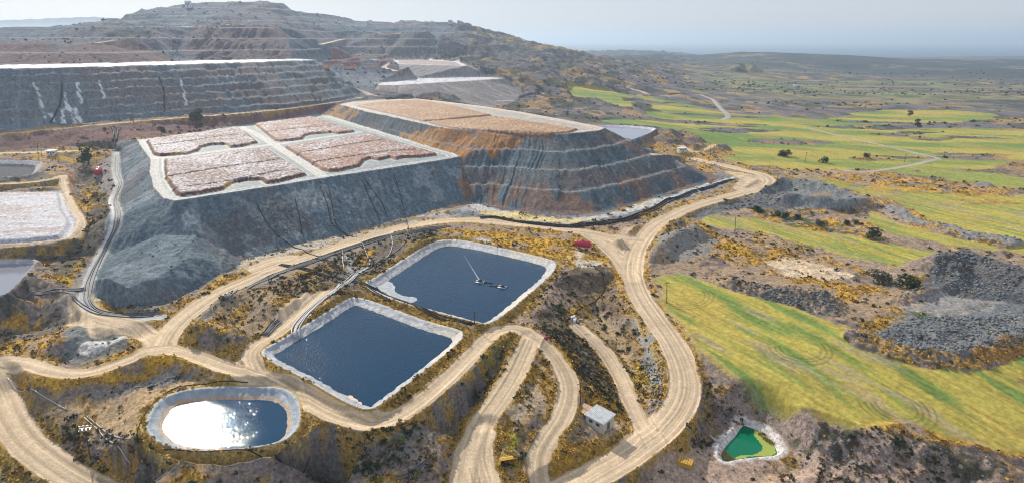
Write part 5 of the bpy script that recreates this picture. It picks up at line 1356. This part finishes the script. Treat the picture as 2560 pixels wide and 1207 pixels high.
# rubble and scrap by the hut
for i, (px_, py_) in enumerate([(1416,800),(1425,806),(1436,803),(1445,808),(1452,802),(1432,796)]):
    x, y, z = P3(px_, py_); s = MB(); s.box(0, 0, .4, 1.4 + .4 * (i % 3), 1.0, .9, i * .7, .8); s.box(.6, .5, .9, .9, .5, .4, i, .7)
    o = s.build('scrap_heap', [M_pipeg, M_rustsheet, M_white][i % 3]); o.location = (x, y, z); tag(o, 'piece of scrap metal dumped at the head of the quarry track', 'scrap', 'scrap at the quarry track')

# ------------------------------------------------------------------ plants
def clump(n, rx, rz_, leaf, seed, shell=.55):
    r0 = random.Random(seed); s = MB()
    lob = [(r0.uniform(-.55, .55) * rx, r0.uniform(-.55, .55) * rx, r0.uniform(.22, .95) * rz_, r0.uniform(.35, .6) * rx) for _ in range(6)]
    for i in range(n):
        L = lob[i % 6]
        d = Vector((r0.gauss(0, 1), r0.gauss(0, 1), r0.gauss(0, 1))).normalized() * (shell + (1 - shell) * r0.random()) * L[3]
        c = Vector((L[0], L[1], L[2])) + Vector((d.x, d.y, d.z * .8)); c.z = max(c.z, .06 * rz_)
        a_ = Vector((r0.gauss(0, 1), r0.gauss(0, 1), r0.gauss(0, .6))).normalized() * leaf * r0.uniform(.6, 1.3); b_ = a_.cross(Vector((r0.gauss(0, 1), r0.gauss(0, 1), r0.gauss(0, 1))).normalized()) 
        if b_.length < 1e-4: continue
        b_ = b_.normalized() * leaf * r0.uniform(.5, 1)
        s.quad(c - a_, c - b_, c + a_, c + b_)
    return s
def tree(px, py, h, label, m=M_lg, name='tree', cw=.5):
    x, y, z = P3(px, py); e = empty(name, (x, y, z)); tag(e, label, 'tree')
    s = MB(); s.tube([(0, 0, -.4), (.05 * h, 0, h * .25), (0, .03 * h, h * .55), (.02 * h, 0, h * .85)], .045 * h, 7, .012 * h)
    for k in range(5):
        w_ = k * 1.3; s.tube([(0.03 * h, 0, h * (.25 + .08 * k)), (math.cos(w_) * h * .26, math.sin(w_) * h * .26, h * (.5 + .07 * k))], .018 * h, 5, .006 * h)
    s.build('trunk', M_bark, e)
    c = clump(900, h * cw, h * .92, h * .045, int(px)); c.v = [(v[0], v[1], v[2] + h * .04) for v in c.v]; c.build('crown', m, e)
tree(222, 412, 13, 'dark round tree by the west pipe track, left of the low heap')
tree(490, 320, 15, 'grey-green tree on the red bank behind the low heap', M_lgrey)
tree(403, 338, 6, 'small dark tree just behind the corner of the low heap', M_lg)
tree(2291, 322, 10, 'lone dark conifer-like tree at the edge of the far fields')
tree(2273, 291, 8, 'round dark tree alone in the pale far field')
for px_, py_, h_, lb in [(2187,596,6.5,'big round dark bush at the end of the stony strip between fields'), (2198,706,7,'broad grey-green bush left of the rock heap'), (2262,716,7,'broad bright green bush next to the rock heap'),
                         (1905,532,4.5,'green bush under the haul road bank, left'), (1890,528,4,'small green bush under the haul road bank, leftmost'), (1940,540,4,'green bush in the thicket below the crescent mound'), (1966,545,4.2,'green bush in the middle of the thicket below the crescent mound'),
                         (1992,548,3.6,'green bush at the right end of the thicket below the crescent mound'), (2054,566,5,'tall pale-tipped bush in the stony strip'), (2117,562,3.5,'flat green bush in the stony strip'), (2140,560,3.2,'small green bush in the stony strip, right'),
                         (1968,392,7,'bright green bush in the far green field'), (1955,391,6,'green bush touching the bright bush in the far green field'), (2056,407,6,'dark bush in the field by the curved track'), (2165,395,5,'low dark bush by the farm track')]:
    x, y, z = P3(px_, py_); c = clump(620, h_ * .72, h_ * .62, h_ * .06, int(px_)); o = c.build('bush', M_lgrey if 'grey' in lb or 'pale' in lb else M_lg); o.location = (x, y, z - .1); tag(o, lb, 'bush')

# scrub over the whole site: the largest as bushes of their own, the rest one mass of ground cover
rg2 = np.hypot(X, Y)
rs = np.random.RandomState(3)
screen = (np.abs(TH.ravel()) < rad(46)) & (rg2 > 105)
dens = np.zeros(N)
nat = (CLS == 0) & (ROADW < .1) & (FW < .1) & screen
dens[nat] = .35 + 1.6 * sstep(.50, .62, fbm(X[nat], Y[nat], 18, 4, 401)) 
def addd(L, k):
    ii, _ = area(TL(L)); ii = ii[nat[ii]]; dens[ii] *= k
for L, k in [([(120,640),(205,600),(225,560),(205,500),(240,420),(275,500),(280,560),(230,640),(180,720),(130,760)], 4), ([(650,730),(760,690),(850,640),(960,600),(1100,570),(1110,590),(1010,640),(920,700),(870,740),(700,760)], 4),
             ([(1330,790),(1400,760),(1480,860),(1540,960),(1560,1040),(1450,940)], 4), ([(900,1075),(1050,1050),(1170,950),(1230,880),(1150,1040),(960,1200),(760,1207),(780,1100)], 2.5), ([(1750,980),(1950,1050),(2150,1080),(2560,1150),(2700,1300),(1950,1300)], 1.3), ([(1780,1040),(1960,1050),(1970,1165),(1790,1170)], .05),
             ([(0,980),(190,1060),(300,1190),(200,1190),(60,1080)], 3.5), ([(1400,690),(1460,680),(1530,690),(1560,730),(1550,790),(1420,740)], 3), ([(1800,640),(2200,740),(2380,730),(2100,820),(1830,720)], 2), ([(180,1010),(380,970),(620,955),(440,978),(355,1080),(260,1080)], .08),
             ([(1700,1110),(1900,1165),(2050,1175),(2000,1300),(1700,1300)], .1), ([(2190,840),(2260,780),(2560,730),(2560,870),(2250,875)], .1), ([(380,790),(600,650),(1170,505),(1170,545),(860,605),(450,760)], .25), ([(200,680),(300,540),(240,700),(270,780),(400,790),(300,812),(150,735)], .1)]:
    addd(L, k)
hl = (CLS == 19) & screen & (rg2 < 2600); dens[hl] = 1.1 * sstep(.46, .60, fbm(X[hl], Y[hl], 70, 4, 402)) * (steep[hl] < .9) + .12
pl = (CLS == 0) & screen & (rg2 > 700) & (X > 0); dens[pl] = .5 * (.2 + 2.6 * sstep(.50, .58, fbm(X[pl] * .4, Y[pl], 90, 4, 403))) * (rg2[pl] < 3600)
dens /= dens.sum()
NS = 11000
pick = rs.choice(N, NS, False, p=dens)
jx = rs.uniform(-.5, .5, NS); jy = rs.uniform(-.5, .5, NS)
bx, by = X[pick] + jx, Y[pick] + jy; bz = ground(bx, by); br = np.hypot(bx, by)
size = (.30 + .75 * rs.rand(NS) ** 2.2) * np.interp(br, [100, 250, 600, 1000, 3600], [1, 1.15, 1.9, 3.0, 4.2])
app = size / br
okm = np.isin(cls_at(bx, by), [0, 19]); app[~okm] = -1
ordr = np.argsort(-app); big = ordr[:285]; rest = ordr[285:]; rest = rest[okm[rest]]
def zone(x, y):
    for nm, (zx, zy) in ZON.items(): pass
    best = min(ZON.items(), key=lambda kv: (kv[1][0] - x) ** 2 + (kv[1][1] - y) ** 2); return best[0]
ZON = {k: T(*v)[:2] for k, v in {'left of the oval pond': (230, 1060), 'on the slope below the oval pond': (560, 1180), 'beside the lower left road': (60, 1120), 'between the oval pond and the ridge road': (800, 1060),
       'on the dark gully slope below the ridge road': (960, 1130), 'on the slope under the ridge road bend': (1180, 960), 'in the gully by the hairpin': (1250, 870), 'inside the hairpin loop': (1310, 1120), 'near the cream hut': (1480, 1080),
       'on the bank left of the quarry track': (1470, 930), 'right of the quarry track': (1610, 960), 'by the haul road verge': (1720, 1080), 'around the green pond': (1830, 1160), 'on the hummocks right of the green pond': (2050, 1130),
       'on the hummocks in the lower right corner': (2400, 1170), 'on the scrubby strip behind the upper pond': (900, 660), 'in the grass above the upper pond': (1300, 600), 'in the quarry hollow': (1490, 740), 'near the grassy mound': (520, 860),
       'above the left ridge road': (200, 880), 'in the side valley': (200, 620), 'on the rough ground east of the haul road': (1900, 680), 'beside the rock heap': (2200, 760), 'at the far left slope': (60, 780)}.items()}
sm = {'grey-green': M_lgrey, 'dark green': M_lg, 'yellow-green': M_ly, 'dry brown': M_ld}
proto = {}
for cname, m in sm.items():
    for v_ in range(2):
        me = clump(150, 1.0, .95, .17, 17 + v_ + len(cname)).build('bush', m); proto[(cname, v_)] = me.data; bpy.data.objects.remove(me)
cn = list(sm)
for i in big:
    x, y = float(bx[i]), float(by[i]); s_ = float(size[i]) * 1.15
    zn = zone(x, y); yel = ('gully' in zn or 'hairpin' in zn or 'track' in zn)
    c_ = rnd.choices(cn, [5, 4, 2.5 if yel else .5, 2])[0]
    o = bpy.data.objects.new('bush', proto[(c_, rnd.randrange(2))]); col.objects.link(o)
    o.location = (x, y, float(bz[i]) - .08 * s_); o.scale = (s_, s_ * rnd.uniform(.8, 1.2), s_ * rnd.uniform(.7, 1.1)); o.rotation_euler = (0, 0, rnd.uniform(0, 6.28))
    tag(o, c_ + ' bush ' + zn, 'bush', c_ + ' bushes ' + zn)
# the mass of small scrub: each plant a ragged little dome of leaf faces
def mass(name, ids, m, nf, flat=.75, sizes=size, xs=None, ys=None, zs_=None, leafk=.42):
    K = len(ids); r0 = np.random.RandomState(len(name) + K)
    cx, cy, cz, sz = xs[ids], ys[ids], zs_[ids], sizes[ids]
    dv_ = r0.normal(size=(K, nf, 3)); dv_ /= np.linalg.norm(dv_, axis=2, keepdims=True); dv_[..., 2] = np.abs(dv_[..., 2])
    rr_ = r0.uniform(.45, 1, (K, nf, 1)); c = dv_ * rr_ * sz[:, None, None]; c[..., 2] *= flat
    c += np.stack([cx, cy, cz], -1)[:, None, :]
    a_ = r0.normal(size=(K, nf, 3)); a_ /= np.linalg.norm(a_, axis=2, keepdims=True)
    b_ = np.cross(a_, r0.normal(size=(K, nf, 3))); b_ /= np.linalg.norm(b_, axis=2, keepdims=True)
    lk = (sz * leafk)[:, None, None] * r0.uniform(.6, 1.2, (K, nf, 1))
    V = np.stack([c - a_ * lk, c - b_ * lk, c + a_ * lk, c + b_ * lk], 2).reshape(-1, 3).astype(np.float32)
    me = bpy.data.meshes.new(name); n_ = K * nf
    me.vertices.add(n_ * 4); me.vertices.foreach_set('co', V.ravel()); me.loops.add(n_ * 4); me.loops.foreach_set('vertex_index', np.arange(n_ * 4, dtype=np.int32))
    me.polygons.add(n_); me.polygons.foreach_set('loop_start', np.arange(0, n_ * 4, 4, dtype=np.int32)); me.polygons.foreach_set('loop_total', np.full(n_, 4, np.int32)); me.update(calc_edges=True)
    return tag(link(name, me, m), kind='stuff')
h3 = rs.rand(len(rest))
mass('scrub', rest[h3 < .6], M_scrub, 12, xs=bx, ys=by, zs_=bz)
mass('dry_scrub', rest[(h3 >= .6) & (br[rest] < 900)], M_ld, 12, xs=bx, ys=by, zs_=bz)
mass('green_scrub', rest[(h3 >= .6) & (br[rest] >= 900)], M_lg, 12, xs=bx, ys=by, zs_=bz)
# golden grass tufts
d2 = np.zeros(N); d2[nat] = (C[nat, 0] > C[nat, 2] * 3.2) & (rg2[nat] < 620)
d2[nat] += .02; d2 /= d2.sum()
NG = 16000; pk = rs.choice(N, NG, False, p=d2); gx_, gy_ = X[pk] + rs.uniform(-.3, .3, NG), Y[pk] + rs.uniform(-.3, .3, NG); gz_ = ground(gx_, gy_)
gs = (.22 + .4 * rs.rand(NG) ** 2) * np.interp(np.hypot(gx_, gy_), [100, 600], [1, 2.0])
M_grass = mat('golden_grass', (.46, .29, .065), .9, var=.4, vscale=.6)
mass('grass', np.nonzero(np.isin(cls_at(gx_, gy_), [0]))[0], M_grass, 8, .9, gs, gx_, gy_, gz_, .5)
# loose stones of the rock heaps and verges
d3 = np.zeros(N)
for L, k in [([(2190,840),(2260,800),(2400,790),(2560,790),(2700,800),(2700,850),(2500,878),(2380,897),(2250,883)], 1), ([(2330,665),(2400,655),(2500,690),(2600,730),(2600,760),(2400,745),(2360,720),(2240,762),(2230,752),(2330,720)], 1.2),
             ([(1830,710),(1950,732),(2080,762),(2100,795),(1980,778)], 1), ([(2290,505),(2400,510),(2560,540),(2560,625),(2330,560)], .25), ([(1590,890),(1660,900),(1655,1010),(1620,1040),(1630,960)], .7), ([(1700,530),(1800,500),(1905,478),(1960,520),(1850,520)], .4),
             ([(1740,960),(1790,990),(1740,1060),(1720,1050)], .5), ([(300,590),(500,600),(560,650),(400,700)], .04), ([(420,520),(640,510),(1050,540),(830,600),(640,650)], .12), ([(2000,1060),(2560,1160),(2560,1207),(2000,1190)], .1), ([(560,950),(480,935),(300,950),(250,985),(500,950)], .4)]:
    ii, _ = area(TL(L)); d3[ii] += k
d3 *= (ROADW < .1) & (FW < .3); d3 /= d3.sum()
NR_ = 11000; pk = rs.choice(N, NR_, False, p=d3); sx3, sy3 = X[pk], Y[pk]; sz3 = ground(sx3, sy3); ss = (.09 + .50 * rs.rand(NR_) ** 6) * np.interp(np.hypot(sx3, sy3), [100, 400], [.9, 1.9])
oct_ = np.array([(1, 0, 0), (0, 1, 0), (-1, 0, 0), (0, -1, 0), (0, 0, 1), (0, 0, -1)], np.float32); tri = np.array([(0, 1, 4), (1, 2, 4), (2, 3, 4), (3, 0, 4), (1, 0, 5), (2, 1, 5), (3, 2, 5), (0, 3, 5)])
V = oct_[None] * rs.uniform(.6, 1.2, (NR_, 6, 1)) * ss[:, None, None]; an = rs.rand(NR_) * 6.28
V = np.stack([V[..., 0] * np.cos(an)[:, None] - V[..., 1] * np.sin(an)[:, None], V[..., 0] * np.sin(an)[:, None] + V[..., 1] * np.cos(an)[:, None], V[..., 2] * .8 + V[..., 0] * .2], -1) + np.stack([sx3, sy3, sz3 + ss * .2], -1)[:, None]
me = bpy.data.meshes.new('stones'); F_ = (tri[None] + (np.arange(NR_) * 6)[:, None, None]).reshape(-1, 3)
me.vertices.add(NR_ * 6); me.vertices.foreach_set('co', V.astype(np.float32).ravel()); me.loops.add(F_.size); me.loops.foreach_set('vertex_index', F_.ravel().astype(np.int32)); me.polygons.add(len(F_))
me.polygons.foreach_set('loop_start', np.arange(0, F_.size, 3, dtype=np.int32)); me.polygons.foreach_set('loop_total', np.full(len(F_), 3, np.int32)); me.update(calc_edges=True)
tag(link('stones', me, M_stone), kind='stuff')
